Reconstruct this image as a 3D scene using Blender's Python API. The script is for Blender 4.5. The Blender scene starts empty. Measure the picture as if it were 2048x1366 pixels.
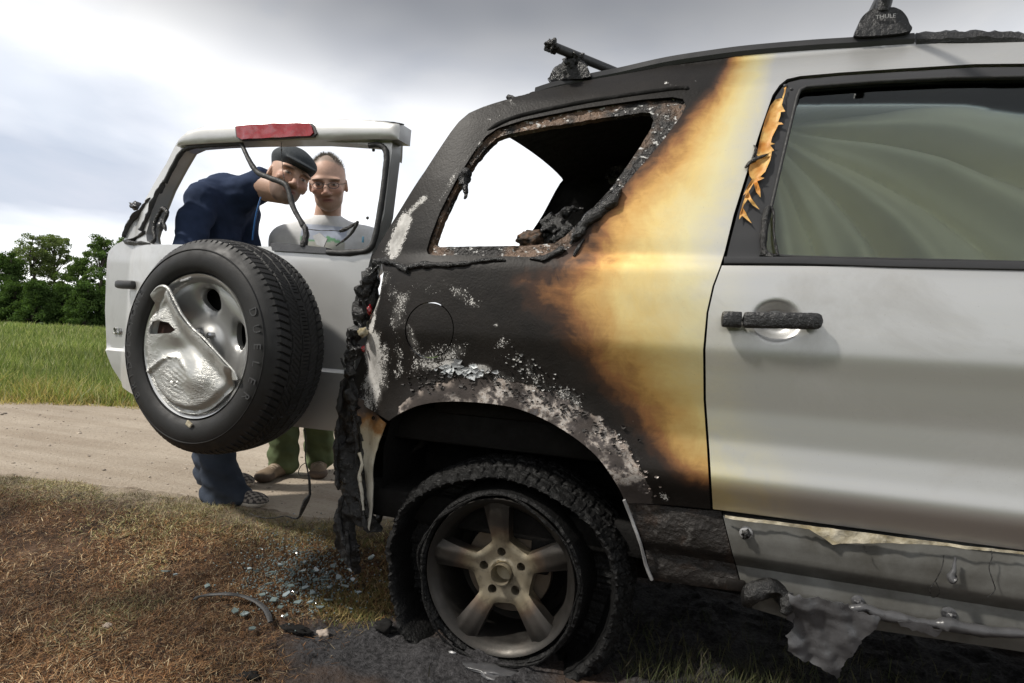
import bpy, bmesh, math, random
import numpy as np
from math import sin, cos, pi, radians, sqrt, atan2, exp
from mathutils import Vector, Matrix, noise as mnoise
from mathutils.geometry import delaunay_2d_cdt

random.seed(7); RNG = np.random.default_rng(7)
scene = bpy.context.scene
col = scene.collection

# ------------------------------------------------------------------ camera
FPX, PHI, RHO = 1200.0, radians(18), radians(3.4)
CAM = np.array([.544, -1.654, .944])
CF = np.array([-sin(PHI), cos(PHI), 0.]); CR = np.array([cos(PHI), sin(PHI), 0.]); CU = np.array([0., 0., 1.])
cam = bpy.data.cameras.new('camera'); cam_o = bpy.data.objects.new('camera', cam); col.objects.link(cam_o)
cam.sensor_width = 36; cam.lens = FPX / 2048 * 36; cam.clip_end = 3000; cam.clip_start = .02
# the photograph was taken with the camera rolled a little: the horizon falls to the right
img_r = CR * cos(RHO) + CU * sin(RHO); img_u = CU * cos(RHO) - CR * sin(RHO)
cam_o.matrix_world = Matrix([[img_r[i], img_u[i], -CF[i], CAM[i]] for i in range(3)] + [[0, 0, 0, 1]])
scene.camera = cam_o

# ------------------------------------------------------------------ sky, sun, exposure
SUN_EL, SUN_DIR = radians(50), np.array([-.75, -.52])
SUN_AZ = atan2(SUN_DIR[0], SUN_DIR[1])
world = bpy.data.worlds.new('World'); scene.world = world; world.use_nodes = True
wn = world.node_tree; wn.nodes.clear()
def wnode(t, ins=None, **p):
    n = wn.nodes.new(t)
    for k, v in p.items(): setattr(n, k, v)
    for k, v in (ins or {}).items():
        if isinstance(v, bpy.types.NodeSocket): wn.links.new(v, n.inputs[k])
        else: n.inputs[k].default_value = v
    return n
sky = wnode('ShaderNodeTexSky', sky_type='NISHITA'); sky.sun_disc = False
sky.sun_elevation = SUN_EL; sky.sun_rotation = SUN_AZ
tc = wnode('ShaderNodeTexCoord')
sepw = wnode('ShaderNodeSeparateXYZ', {0: tc.outputs['Generated']})
zab = wnode('ShaderNodeMath', {0: sepw.outputs[2], 1: .14}, operation='ADD')
zmx = wnode('ShaderNodeMath', {0: zab.outputs[0], 1: .06}, operation='MAXIMUM')
ux = wnode('ShaderNodeMath', {0: sepw.outputs[0], 1: zmx.outputs[0]}, operation='DIVIDE')
uy = wnode('ShaderNodeMath', {0: sepw.outputs[1], 1: zmx.outputs[0]}, operation='DIVIDE')
cvec = wnode('ShaderNodeCombineXYZ', {0: ux.outputs[0], 1: uy.outputs[0], 2: 9.9})
cn = wnode('ShaderNodeTexNoise', {'Vector': cvec.outputs[0], 'Scale': .95, 'Detail': 9, 'Roughness': .55, 'Distortion': .35})
cn2 = wnode('ShaderNodeTexNoise', {'Vector': cvec.outputs[0], 'Scale': .5, 'Detail': 4, 'Roughness': .5})
cov = wnode('ShaderNodeMapRange', {'Value': cn.outputs[0], 'From Min': .36, 'From Max': .55, 'To Min': .72, 'To Max': 1.})
shd = wnode('ShaderNodeMapRange', {'Value': cn2.outputs[0], 'From Min': .36, 'From Max': .58, 'To Min': .0, 'To Max': 1.})
cc = wnode('ShaderNodeMixRGB', {'Fac': shd.outputs[0], 'Color1': (.47, .50, .57, 1), 'Color2': (1.0, 1.0, 1.0, 1)})
# the cloud deck is thinner and brighter low down, thick and grey overhead
hz = wnode('ShaderNodeMapRange', {'Value': sepw.outputs[2], 'From Min': .28, 'From Max': .50, 'To Min': 1.34, 'To Max': .46}, interpolation_type='SMOOTHSTEP')
cs = wnode('ShaderNodeMixRGB', {'Fac': 1., 'Color1': cc.outputs[0], 'Color2': hz.outputs[0]}, blend_type='MULTIPLY')
nsc = wnode('ShaderNodeMixRGB', {'Fac': 1., 'Color1': sky.outputs[0], 'Color2': (.10, .10, .10, 1)}, blend_type='MULTIPLY')
cmix = wnode('ShaderNodeMixRGB', {'Fac': cov.outputs[0], 'Color1': nsc.outputs[0], 'Color2': cs.outputs[0]})
bg = wnode('ShaderNodeBackground', {'Color': cmix.outputs[0], 'Strength': 1.0})
wout = wnode('ShaderNodeOutputWorld', {0: bg.outputs[0]})

sun = bpy.data.lights.new('sun', 'SUN'); sun.energy = 3.4; sun.angle = radians(4); sun.color = (1, .95, .87)
sun_o = bpy.data.objects.new('sun', sun); col.objects.link(sun_o)
sd = SUN_DIR / np.linalg.norm(SUN_DIR)
to_sun = Vector((sd[0] * cos(SUN_EL), sd[1] * cos(SUN_EL), sin(SUN_EL)))
sun_o.rotation_euler = to_sun.to_track_quat('Z', 'Y').to_euler()
vs = scene.view_settings; vs.view_transform = 'Standard'; vs.look = 'None'; vs.gamma = 1; vs.exposure = 0.2
vs.use_curve_mapping = False
cy_ = scene.cycles; cy_.max_bounces = 6; cy_.diffuse_bounces = 3; cy_.glossy_bounces = 3; cy_.transmission_bounces = 4; cy_.transparent_max_bounces = 8; cy_.caustics_reflective = False; cy_.caustics_refractive = False

# ------------------------------------------------------------------ measuring: photograph pixel -> point on a real surface
def ray(x, y):
    u = x - 1024; v = y - 683
    a = (u * cos(RHO) + v * sin(RHO)) / FPX; b = (u * sin(RHO) - v * cos(RHO)) / FPX
    return CF + a * CR + b * CU
def onY(x, y, Y):
    d = ray(x, y); return CAM + d * ((Y - CAM[1]) / d[1])
def onZ(x, y, Z):
    d = ray(x, y); return CAM + d * ((Z - CAM[2]) / d[2])
def dep(x, y, c): return CAM + c * ray(x, y)

# ------------------------------------------------------------------ node helper
class G:
    def __init__(s, name):
        s.m = bpy.data.materials.new(name); s.m.use_nodes = True; s.t = s.m.node_tree; s.t.nodes.clear()
        s.tc = None
    def __call__(s, t, ins=None, **p):
        n = s.t.nodes.new(t)
        for k, v in p.items(): setattr(n, k, v)
        for k, v in (ins or {}).items():
            if isinstance(v, bpy.types.NodeSocket): s.t.links.new(v, n.inputs[k])
            else: n.inputs[k].default_value = v
        return n
    def co(s):
        if not s.tc: s.tc = s('ShaderNodeTexCoord')
        return s.tc.outputs['Object']
    def noise(s, scale, detail=3, rough=.55, vec=None, dist=0):
        return s('ShaderNodeTexNoise', {'Vector': vec or s.co(), 'Scale': scale, 'Detail': detail, 'Roughness': rough, 'Distortion': dist}).outputs[0]
    def mix(s, f, a, b, mode='MIX'):
        return s('ShaderNodeMixRGB', {'Fac': f, 'Color1': a, 'Color2': b}, blend_type=mode).outputs[0]
    def math(s, op, a, b=0., c=0.):
        return s('ShaderNodeMath', {0: a, 1: b, 2: c}, operation=op).outputs[0]
    def mr(s, v, a, b, c=0., d=1.):
        return s('ShaderNodeMapRange', {'Value': v, 'From Min': a, 'From Max': b, 'To Min': c, 'To Max': d}).outputs[0]
    def ramp(s, f, stops):
        n = s('ShaderNodeValToRGB', {0: f}); e = n.color_ramp.elements
        e.remove(e[1]); e[0].position = stops[0][0]; e[0].color = c4(stops[0][1])
        for p, c in stops[1:]: e.new(p).color = c4(c)
        return n.outputs[0]
    def attr(s, name, out='Fac'): return s('ShaderNodeAttribute', attribute_name=name).outputs[out]
    def bump(s, h, strength=.5, dist=.01):
        return s('ShaderNodeBump', {'Height': h, 'Strength': strength, 'Distance': dist}).outputs[0]
    def scale(s, v, vec=None):
        return s('ShaderNodeMapping', {'Vector': vec or s.co(), 'Scale': v}).outputs[0]
    def out(s, base, rough=.5, metal=0., normal=None, spec=.5, coat=0., **more):
        ins = {'Base Color': base, 'Roughness': rough, 'Metallic': metal, 'Specular IOR Level': spec, 'Coat Weight': coat, 'Coat Roughness': .08}
        if normal is not None: ins['Normal'] = normal
        ins.update(more)
        p = s('ShaderNodeBsdfPrincipled', ins); s('ShaderNodeOutputMaterial', {0: p.outputs[0]}); s.p = p
        return s.m
def c4(c): return (*c, 1.) if len(c) == 3 else c
def simple(name, c, rough=.5, metal=0., var=.25, vs=12., bump=.3, bs=80., bd=.004, spec=.5, coat=0.):
    g = G(name)
    n = g.noise(vs, 5)
    base = g.mix(n, c4([x * (1 - var) for x in c]), c4([min(1, x * (1 + var)) for x in c]))
    r = g.mr(g.noise(vs * 2.3, 3), .3, .7, rough * .8, min(1, rough * 1.2))
    nm = g.bump(g.noise(bs, 4), bump, bd) if bump else None
    return g.out(base, r, metal, nm, spec, coat)
def vcol(name, rough=.8, var=.2, vs=60., bump=.2, bs=200., bd=.002, spec=.3, trans=0.):
    g = G(name); a = g.attr('Col', 'Color')
    f = g.mr(g.noise(vs, 4), .25, .75, 1 - var, 1 + var)
    base = g.mix(1., a, f, 'MULTIPLY')
    nm = g.bump(g.noise(bs, 3), bump, bd) if bump else None
    return g.out(base, rough, 0., nm, spec)

M = {}
M['soot'] = simple('soot_black', (.008, .0075, .007), .85, var=.6, vs=9, bump=.6, bs=60, bd=.006, spec=.2)
M['char'] = None
g = G('charred_plastic'); n1 = g.noise(55, 6, .65); n2 = g.noise(13, 4)
M['char'] = g.out(g.mix(g.mr(n1, .57, .74), (.007, .0066, .0062, 1), (.10, .096, .092, 1)), g.mr(n2, .3, .7, .16, .55), 0., g.bump(n1, .9, .012), .6)
M['rubber'] = simple('tyre_rubber', (.013, .0127, .0127), .62, var=.55, vs=11, bump=.25, bs=220, bd=.0015)
M['letter'] = simple('moulded_rubber_lettering', (.055, .055, .057), .5, var=.2, bump=0)
g = G('burnt_rubber'); n1 = g.noise(70, 6, .7); n2 = g.noise(260, 3)
M['burnt_rubber'] = g.out(g.mix(g.mr(n1, .64, .76), (.005, .0049, .0048, 1), (.11, .105, .10, 1)), g.mr(n2, .3, .7, .4, .8), 0., g.bump(g.noise(120, 5), .9, .006), .28)
M['seal'] = simple('black_rubber_seal', (.03, .03, .03), .6, var=.4, vs=60, bump=.5, bs=150, bd=.003)
M['trim'] = simple('satin_black_trim', (.035, .035, .037), .42, var=.2, vs=6, bump=.12, bs=250, bd=.001)
M['plastic'] = simple('grey_melted_plastic', (.07, .07, .073), .32, var=.5, vs=20, bump=.4, bs=60, bd=.004)
M['dgrey'] = simple('dark_grey_plastic', (.05, .05, .052), .45, var=.2, bump=.1)

def silver_mat(name, dirt=0.):
    g = G(name)
    base = g.mix(g.noise(5, 4), (.60, .60, .59, 1), (.66, .66, .65, 1))
    fl = g.noise(900, 2)
    base = g.mix(g.mr(fl, .4, .6, 0, .12), base, (.5, .5, .5, 1))
    r = g.mr(g.noise(9, 4), .3, .7, .30, .40)
    if dirt:
        d = g.mr(g.noise(7, 7, .65), .35, .7, 0, dirt); base = g.mix(d, base, (.16, .15, .125, 1)); r = g.math('ADD', r, g.math('MULTIPLY', d, .3))
        met = g.math('SUBTRACT', .75, g.math('MULTIPLY', d, .75))
        return g.out(base, r, met, g.bump(g.noise(200, 3), .1, .002), .5)
    return g.out(base, r, .78, None, .5, .15)
M['silver'] = silver_mat('silver_paint')
g = G('dusty_sill_paint'); d = g.noise(7, 7, .65); M['silver_dirty'] = g.out(g.mix(g.mr(d, .35, .7), (.165, .165, .155, 1), (.07, .066, .056, 1)), g.mr(d, .3, .7, .42, .7), .3, g.bump(g.noise(200, 3), .1, .002), .5)

# heat-marked paint: attribute heat 0 = charred black, 1 = sound silver; flake = bare speckle; band = peeled strip along the arch
g = G('heat_marked_paint')
t = g.attr('scorch'); fl = g.attr('flake'); bd = g.attr('band')
streak = g.noise(30, 4, .5, g.scale((.5, 1, 4)))
tn = g.math('ADD', t, g.math('MULTIPLY', g.math('SUBTRACT', g.noise(4.2, 6, .62, None, .4), .5), g.mr(t, 0, .35, .10, .42)))
tn = g.math('ADD', tn, g.math('MULTIPLY', g.math('SUBTRACT', g.noise(15, 6, .65, None, .8), .5), g.mr(t, .0, .25, .10, .20)))
tn = g.math('MINIMUM', tn, g.mr(t, .80, 1., 2., 1.))
tn = g.mix(g.mr(t, .86, .97), tn, t)
tn = g.math('ADD', tn, g.math('MULTIPLY', g.math('SUBTRACT', streak, .5), g.mr(t, 0, .2, .01, .045)))
base = g.ramp(tn, [(0, (.009, .0078, .007)), (.06, (.016, .012, .010)), (.12, (.055, .028, .017)), (.20, (.30, .14, .055)), (.31, (.66, .40, .14)),
                   (.46, (.82, .63, .27)), (.68, (.84, .75, .44)), (.88, (.72, .69, .57)), (1, (.62, .62, .61))])
met = g.mr(tn, .04, .25, .0, .78)
rgh = g.mr(tn, .02, .25, .50, .42)
blot = g.noise(6, 6, .6)
base = g.mix(g.math('MULTIPLY', g.mr(blot, .35, .7, 0, .6), g.mr(tn, .1, 0)), base, (.026, .022, .019, 1))
# bare speckle
sp = g.math('ADD', g.math('MULTIPLY', g.noise(240, 4, .6), .46), g.math('ADD', g.math('MULTIPLY', g.noise(75, 4, .6, None, .5), .30), g.math('MULTIPLY', g.noise(19, 4, .6), .24)))
fl = g.math('MULTIPLY', fl, g.mr(g.noise(7, 5, .6, None, 1.), .36, .60, .45, 1.12))
bare = g.mr(g.math('SUBTRACT', sp, g.math('SUBTRACT', .70, g.math('MULTIPLY', fl, .36))), 0, .03)
base = g.mix(bare, base, g.mix(g.noise(60, 3), (.42, .40, .37, 1), (.80, .79, .77, 1)))
met = g.math('MULTIPLY', met, g.math('SUBTRACT', 1., bare))
film = g.math('MULTIPLY', g.mr(fl, .34, 1.0, 0, .85), g.mr(g.noise(8, 6, .65, None, .6), .38, .62))
base = g.mix(g.math('MULTIPLY', film, g.mr(t, .25, .05)), base, g.mix(g.noise(35, 5), (.16, .15, .14, 1), (.44, .43, .41, 1)))
# peeled band: dark primer, bluish steel and pinkish filler rims
pn = g.noise(17, 8, .68, None, .25); pn2 = g.noise(85, 4, .6)
bcol = g.ramp(pn, [(0, (.03, .027, .026)), (.40, (.05, .043, .04)), (.47, (.12, .105, .10)), (.51, (.38, .33, .29)), (.55, (.52, .49, .46)), (.59, (.28, .23, .195)), (.62, (.07, .058, .054)), (.72, (.19, .195, .21)), (1, (.06, .055, .055))])
bcol = g.mix(g.mr(g.noise(5.5, 5, .6, None, .5), .46, .54), bcol, g.mix(g.noise(24, 4), (.022, .019, .018, 1), (.085, .07, .063, 1)))
bcol = g.mix(g.mr(pn2, .62, .70), bcol, (.02, .018, .017, 1))
bf = g.mr(g.math('ADD', bd, g.math('MULTIPLY', g.math('SUBTRACT', g.noise(28, 4), .5), .9)), .46, .54)
bcol = g.mix(g.math('MULTIPLY', g.mr(bd, .98, .55), g.mr(g.noise(17, 4), .52, .62)), bcol, (.44, .37, .32, 1))
base = g.mix(bf, base, bcol)
met = g.math('MULTIPLY', met, g.math('SUBTRACT', 1., bf))
rgh = g.mix(bf, rgh, (.62, .62, .62, 1))
grime = g.math('ADD', g.mr(g.noise(2.6, 7, .7, None, .6), .50, .75, 0, .30), g.mr(g.noise(330, 3), .70, .76, 0, .55))
grime = g.math('MULTIPLY', grime, g.mr(t, .1, .5)); base = g.mix(grime, base, (.17, .15, .125, 1)); rgh = g.math('ADD', rgh, g.math('MULTIPLY', grime, .35)); met = g.math('MULTIPLY', met, g.math('SUBTRACT', 1., g.math('MULTIPLY', grime, .6)))
hgt = g.math('ADD', g.math('MULTIPLY', bare, -.35), g.math('ADD', g.math('MULTIPLY', bf, -.8), g.math('MULTIPLY', g.math('ADD', g.noise(140, 4), g.noise(32, 5)), g.mr(tn, .12, 0, 0, .5))))
scr = g.noise(40, 2, .4, g.scale((1, 1, .12)))
M['heat'] = g.out(base, rgh, met, g.bump(hgt, .6, .003), g.mr(tn, .03, .2, .22, .5))

g = G('window_glass')
tr = g('ShaderNodeBsdfTransparent', {'Color': (.92, .95, .92, 1)}); gl = g('ShaderNodeBsdfGlossy', {'Roughness': .03, 'Color': (.9, .95, .95, 1)})
fr = g('ShaderNodeFresnel', {'IOR': 1.5}); mx = g('ShaderNodeMixShader', {0: g.math('ADD', fr.outputs[0], .02), 1: tr.outputs[0], 2: gl.outputs[0]})
g('ShaderNodeOutputMaterial', {0: mx.outputs[0]}); M['glass'] = g.m

# ------------------------------------------------------------------ mesh helpers
def link(o, parent=None):
    col.objects.link(o)
    if parent is not None:
        o.parent = parent
        if parent.parent is None: o.matrix_parent_inverse = Matrix.Translation(-Vector(parent.location))
    return o
def tag(o, label=None, cat=None, group=None, kind=None):
    if label: o['label'] = label
    if cat: o['category'] = cat
    if group: o['group'] = group
    if kind: o['kind'] = kind
    return o
def empty(name, loc, label=None, cat=None, group=None):
    o = bpy.data.objects.new(name, None); o.location = loc; o.empty_display_size = .1
    col.objects.link(o); return tag(o, label, cat, group)
def make(name, V, Fc, mat, parent=None, smooth=True, sharp=None, cols=None, attrs=None):
    me = bpy.data.meshes.new(name)
    V = np.asarray(V, dtype=np.float32)
    if isinstance(Fc, np.ndarray):
        nf, k = Fc.shape
        me.vertices.add(len(V)); me.vertices.foreach_set('co', V.ravel())
        me.loops.add(nf * k); me.loops.foreach_set('vertex_index', Fc.astype(np.int32).ravel())
        me.polygons.add(nf); me.polygons.foreach_set('loop_start', np.arange(0, nf * k, k, dtype=np.int32))
        me.update(calc_edges=True)
    else:
        me.from_pydata(V.tolist(), [], [tuple(int(i) for i in f) for f in Fc])
    if smooth: me.polygons.foreach_set('use_smooth', np.ones(len(me.polygons), dtype=bool))
    if sharp: me.set_sharp_from_angle(angle=radians(sharp))
    if cols is not None:
        a = me.color_attributes.new('Col', 'FLOAT_COLOR', 'POINT')
        c = np.asarray(cols, dtype=np.float32)
        if c.shape[1] == 3: c = np.hstack([c, np.ones((len(c), 1), np.float32)])
        a.data.foreach_set('color', c.ravel())
    for k, v in (attrs or {}).items():
        a = me.attributes.new(k, 'FLOAT', 'POINT'); a.data.foreach_set('value', np.asarray(v, dtype=np.float32))
    for m_ in (mat if isinstance(mat, (list, tuple)) else [mat]): me.materials.append(m_)
    me.validate()
    o = bpy.data.objects.new(name, me); return link(o, parent)
def pip(P, poly):
    P = np.asarray(P); poly = np.asarray(poly); x, y = P[:, 0], P[:, 1]; r = np.zeros(len(P), bool)
    j = len(poly) - 1
    for i in range(len(poly)):
        xi, yi = poly[i]; xj, yj = poly[j]
        if yi != yj: r ^= ((yi > y) != (yj > y)) & (x < (xj - xi) * (y - yi) / (yj - yi) + xi)
        j = i
    return r
def pdist(P, line, closed=False):
    P = np.asarray(P, float); L = np.asarray(line, float); best = np.full(len(P), 1e9)
    n = len(L)
    for i in range(n if closed else n - 1):
        a = L[i]; b = L[(i + 1) % n]; d = b - a; q = max(d @ d, 1e-12)
        tt = np.clip(((P - a) @ d) / q, 0, 1); best = np.minimum(best, np.linalg.norm(P - (a + tt[:, None] * d), axis=1))
    return best
def smooth_poly(pts, closed=True, n=6):
    "Catmull-Rom through the points"
    P = [np.asarray(p, float) for p in pts]; N = len(P); out = []
    for i in range(N if closed else N - 1):
        p0 = P[(i - 1) % N] if closed or i > 0 else P[i]; p1 = P[i]; p2 = P[(i + 1) % N]; p3 = P[(i + 2) % N] if closed or i + 2 < N else P[i + 1]
        for k in range(n):
            t = k / n
            out.append(.5 * ((2 * p1) + (p2 - p0) * t + (2 * p0 - 5 * p1 + 4 * p2 - p3) * t * t + (3 * p1 - p0 - 3 * p2 + p3) * t ** 3))
    if not closed: out.append(P[-1])
    return np.array(out)
def resample(pts, step, closed=True):
    P = np.asarray(pts, float); Q = np.vstack([P, P[:1]]) if closed else P
    out = []
    for a, b in zip(Q[:-1], Q[1:]):
        k = max(1, int(np.linalg.norm(b - a) / step + .5))
        for i in range(k): out.append(a + (b - a) * i / k)
    if not closed: out.append(Q[-1])
    return np.array(out)
def tri2d(outline, holes=(), res=.01):
    loops = [resample(outline, res)] + [resample(h, res) for h in holes]
    pts = []; edges = []
    for L in loops:
        b = len(pts); pts += [tuple(p) for p in L]; n = len(L); edges += [(b + i, b + (i + 1) % n) for i in range(n)]
    nb = len(pts); O = loops[0]
    lo, hi = O.min(0), O.max(0)
    xs = np.arange(lo[0], hi[0], res); ys = np.arange(lo[1], hi[1], res * .866)
    gx, gy = np.meshgrid(xs, ys); gx = gx + (np.arange(len(ys)) % 2)[:, None] * res * .5
    gp = np.column_stack([gx.ravel(), gy.ravel()])
    k = pip(gp, loops[0])
    for h in loops[1:]: k &= ~pip(gp, h)
    gp = gp[k]
    if len(gp):
        d = np.full(len(gp), 1e9)
        for L in loops: d = np.minimum(d, pdist(gp, L, True))
        gp = gp[d > res * .55]
    pts += [tuple(p) for p in gp]
    v, e, f, ov, oe, of = delaunay_2d_cdt([Vector(p) for p in pts], edges, [], 0, 1e-6)
    V = np.array([(p.x, p.y) for p in v]); Fc = np.array([list(t) for t in f if len(t) == 3])
    c = V[Fc].mean(1); k = pip(c, loops[0])
    for h in loops[1:]: k &= ~pip(c, h)
    Fc = Fc[k]
    a = V[Fc[:, 0]]; b = V[Fc[:, 1]]; cc_ = V[Fc[:, 2]]
    ar = (b[:, 0] - a[:, 0]) * (cc_[:, 1] - a[:, 1]) - (b[:, 1] - a[:, 1]) * (cc_[:, 0] - a[:, 0])
    Fc[ar < 0] = Fc[ar < 0][:, ::-1]; Fc = Fc[np.abs(ar) > 1e-10]
    return V, Fc
def boundary(Fc):
    E = {}
    for f in Fc:
        for i in range(3):
            a, b = int(f[i]), int(f[(i + 1) % 3])
            if (b, a) in E: del E[(b, a)]
            else: E[(a, b)] = 1
    return list(E)
def sheet(name, outline, holes, res, lift, back, mat, parent=None, sharp=35, attrs=None, cols=None, solid=False, flip=False):
    """flat outline with holes -> triangulated, lifted to the curved surface lift(UV)->XYZ, edges turned back by vector back (a thin pressed sheet)"""
    V, Fc = tri2d(outline, holes, res)
    X = lift(V); n = len(V); BE = boundary(Fc)
    if flip: Fc = Fc[:, ::-1]; BE = [(b, a) for a, b in BE]
    bv = sorted({a for e in BE for a in e}); mp = {a: n + i for i, a in enumerate(bv)}
    Bk = np.asarray(back, float)
    faces = [tuple(f) for f in Fc]
    if solid:
        X2 = np.vstack([X, X + Bk]); faces += [tuple(f[::-1] + n) for f in Fc]
        faces += [(b, a, a + n, b + n) for a, b in BE]; uv2 = np.vstack([V, V])
    else:
        X2 = np.vstack([X, X[bv] + Bk]); faces += [(b, a, mp[a], mp[b]) for a, b in BE]; uv2 = np.vstack([V, V[bv]])
    at = {k: fn(uv2) for k, fn in (attrs or {}).items()}
    return make(name, X2, faces, mat, parent, True, sharp, None if cols is None else cols(uv2), at)
def tube(name, pts, rad, mat, parent=None, seg=10, lump=0., seed=0, flat=1., caps=True, cols=None, build=True):
    P = np.asarray(pts, float); n = len(P); R = np.broadcast_to(np.asarray(rad, float), (n,))
    T = np.gradient(P, axis=0); T /= np.linalg.norm(T, axis=1)[:, None] + 1e-9
    up = np.array([0, 0, 1.]) if abs(T[0][2]) < .9 else np.array([0, 1., 0])
    V = []; A = np.cross(T[0], up); A /= np.linalg.norm(A)
    for i in range(n):
        A = A - T[i] * (A @ T[i]); A /= np.linalg.norm(A) + 1e-9; B = np.cross(T[i], A)
        for k in range(seg):
            a = 2 * pi * k / seg; r = R[i]; d = A * cos(a) + B * sin(a) * flat; p = P[i] + d * r
            if lump:
                nn = mnoise.noise(Vector(p * 28) + Vector((seed * 7.1, 0, 0))) + .6 * mnoise.noise(Vector(p * 75) + Vector((0, seed * 3.3, 0)))
                p = p + d * nn * lump
            V.append(p)
    Fc = []
    for i in range(n - 1):
        for k in range(seg):
            a = i * seg + k; b = i * seg + (k + 1) % seg
            Fc.append((a, b, b + seg, a + seg))
    if caps: Fc.append(tuple(range(seg))[::-1]); Fc.append(tuple((n - 1) * seg + k for k in range(seg)))
    if not build: return np.array(V), Fc
    return make(name, V, Fc, mat, parent, True, 50)
def lathe(name, prof, cen, eu, ev, ew, mat, parent=None, seg=96, sharp=35, closed=False, fn=None):
    pr = np.asarray(prof, float); n = len(pr); th = np.arange(seg) * 2 * pi / seg
    Rr = np.repeat(pr[None, :, 0], seg, 0); Wt = np.repeat(pr[None, :, 1], seg, 0); Th = np.repeat(th[:, None], n, 1)
    if fn: Rr, Wt, Th = fn(Rr, Wt, Th)
    V = cen + (Rr * np.cos(Th))[..., None] * eu + (Rr * np.sin(Th))[..., None] * ev + Wt[..., None] * ew
    i = np.arange(seg)[:, None]; j = np.arange(n if closed else n - 1)[None, :]
    i2 = (i + 1) % seg; j2 = (j + 1) % n
    Fc = np.stack([(i * n + j), (i2 * n + j), (i2 * n + j2), (i * n + j2)], -1).reshape(-1, 4)
    return make(name, V.reshape(-1, 3), Fc, mat, parent, True, sharp)
def boxv(c, s, rot=None):
    v = np.array([[x, y, z] for x in (-.5, .5) for y in (-.5, .5) for z in (-.5, .5)]) * np.asarray(s)
    if rot is not None: v = v @ np.asarray(rot).T
    f = [(0, 1, 3, 2), (4, 6, 7, 5), (0, 4, 5, 1), (2, 3, 7, 6), (0, 2, 6, 4), (1, 5, 7, 3)]
    return v + np.asarray(c), f
def bevbox(name, c, s, mat, parent=None, bev=.004, rot=None, seg=2):
    bm = bmesh.new(); v, f = boxv((0, 0, 0), s, rot); vv = [bm.verts.new(p) for p in v]
    for q in f: bm.faces.new([vv[i] for i in q])
    bmesh.ops.recalc_face_normals(bm, faces=bm.faces)
    bmesh.ops.bevel(bm, geom=bm.edges[:], offset=bev, segments=seg, affect='EDGES', profile=.5)
    me = bpy.data.meshes.new(name); bm.to_mesh(me); bm.free(); me.materials.append(mat)
    for p in me.polygons: p.use_smooth = True
    me.set_sharp_from_angle(angle=radians(40)); me.transform(Matrix.Translation(Vector(c)))
    return link(bpy.data.objects.new(name, me), parent)
def lumpy(name, c, s, mat, parent=None, amp=.25, freq=9, seed=0, sub=4, rot=0.):
    bm = bmesh.new(); bmesh.ops.create_icosphere(bm, subdivisions=sub, radius=1)
    for v in bm.verts:
        d = v.co.normalized(); n = mnoise.noise(d * 1.7 + Vector((seed * 3.7, 1, 2))) + .5 * mnoise.noise(d * freq * .5 + Vector((1, seed * 2.1, 4))) + .25 * mnoise.noise(d * freq + Vector((seed, 3, 4)))
        q = d * (1 + amp * n * 1.6); q = Vector((q.x * s[0], q.y * s[1], q.z * s[2])); q.rotate(Matrix.Rotation(rot, 3, 'Y')); v.co = q
    me = bpy.data.meshes.new(name); bm.to_mesh(me); bm.free(); me.materials.append(mat); me.transform(Matrix.Translation(Vector(c)))
    for p in me.polygons: p.use_smooth = True
    return link(bpy.data.objects.new(name, me), parent)
def text_mesh(s, size, depth):
    cu = bpy.data.curves.new('lettering', 'FONT'); cu.body = s; cu.size = size; cu.extrude = depth; cu.align_x = 'CENTER'; cu.align_y = 'CENTER'; cu.resolution_u = 2
    o = bpy.data.objects.new('lettering_tmp', cu); col.objects.link(o)
    me = bpy.data.meshes.new_from_object(o.evaluated_get(bpy.context.evaluated_depsgraph_get()))
    bpy.data.objects.remove(o); bpy.data.curves.remove(cu); return me

# ================================================================== SETTING
ROAD_NEAR = np.array([(-60, -22), (-25, -8), (-12, -2.4), (-6, -.25), (-2.88, .47), (-1.9, .58), (-.97, .62), (0, 1.5), (1, 2.3), (3, 3.1), (8, 4.6), (30, 9), (60, 15)], float)
ROAD_FAR = np.array([(-60, -17), (-25, -4.6), (-12, -.2), (-8, 1.0), (-5.47, 2.05), (-4.42, 2.62), (-3, 3.2), (0, 4.4), (3, 5.6), (8, 7.4), (30, 12.5), (60, 19)], float)
def road_d(P):
    "signed distance to the track: negative on it"
    poly = np.vstack([ROAD_NEAR, ROAD_FAR[::-1]]); d = pdist(P, poly, True)
    return np.where(pip(P, poly), -d, d)
def sstep(x): x = np.clip(x, 0, 1); return x * x * (3 - 2 * x)
def fbm(P, f, o=3, seed=0):
    "cheap smooth value noise on arrays, about -1..1"
    out = np.zeros(len(P)); amp = 1.
    for k in range(o):
        q = P[:, :2] * f + 17.3 * k + seed * 5.17; i = np.floor(q).astype(int); r = q - i; r = r * r * (3 - 2 * r)
        def hsh(a, b): return ((np.sin(a * 127.1 + b * 311.7 + k * 74.7 + seed) * 43758.5453) % 1.) * 2 - 1
        a = hsh(i[:, 0], i[:, 1]); b = hsh(i[:, 0] + 1, i[:, 1]); c = hsh(i[:, 0], i[:, 1] + 1); d = hsh(i[:, 0] + 1, i[:, 1] + 1)
        out += amp * ((a * (1 - r[:, 0]) + b * r[:, 0]) * (1 - r[:, 1]) + (c * (1 - r[:, 0]) + d * r[:, 0]) * r[:, 1]); f *= 2.1; amp *= .5
    return out / 1.6
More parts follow.
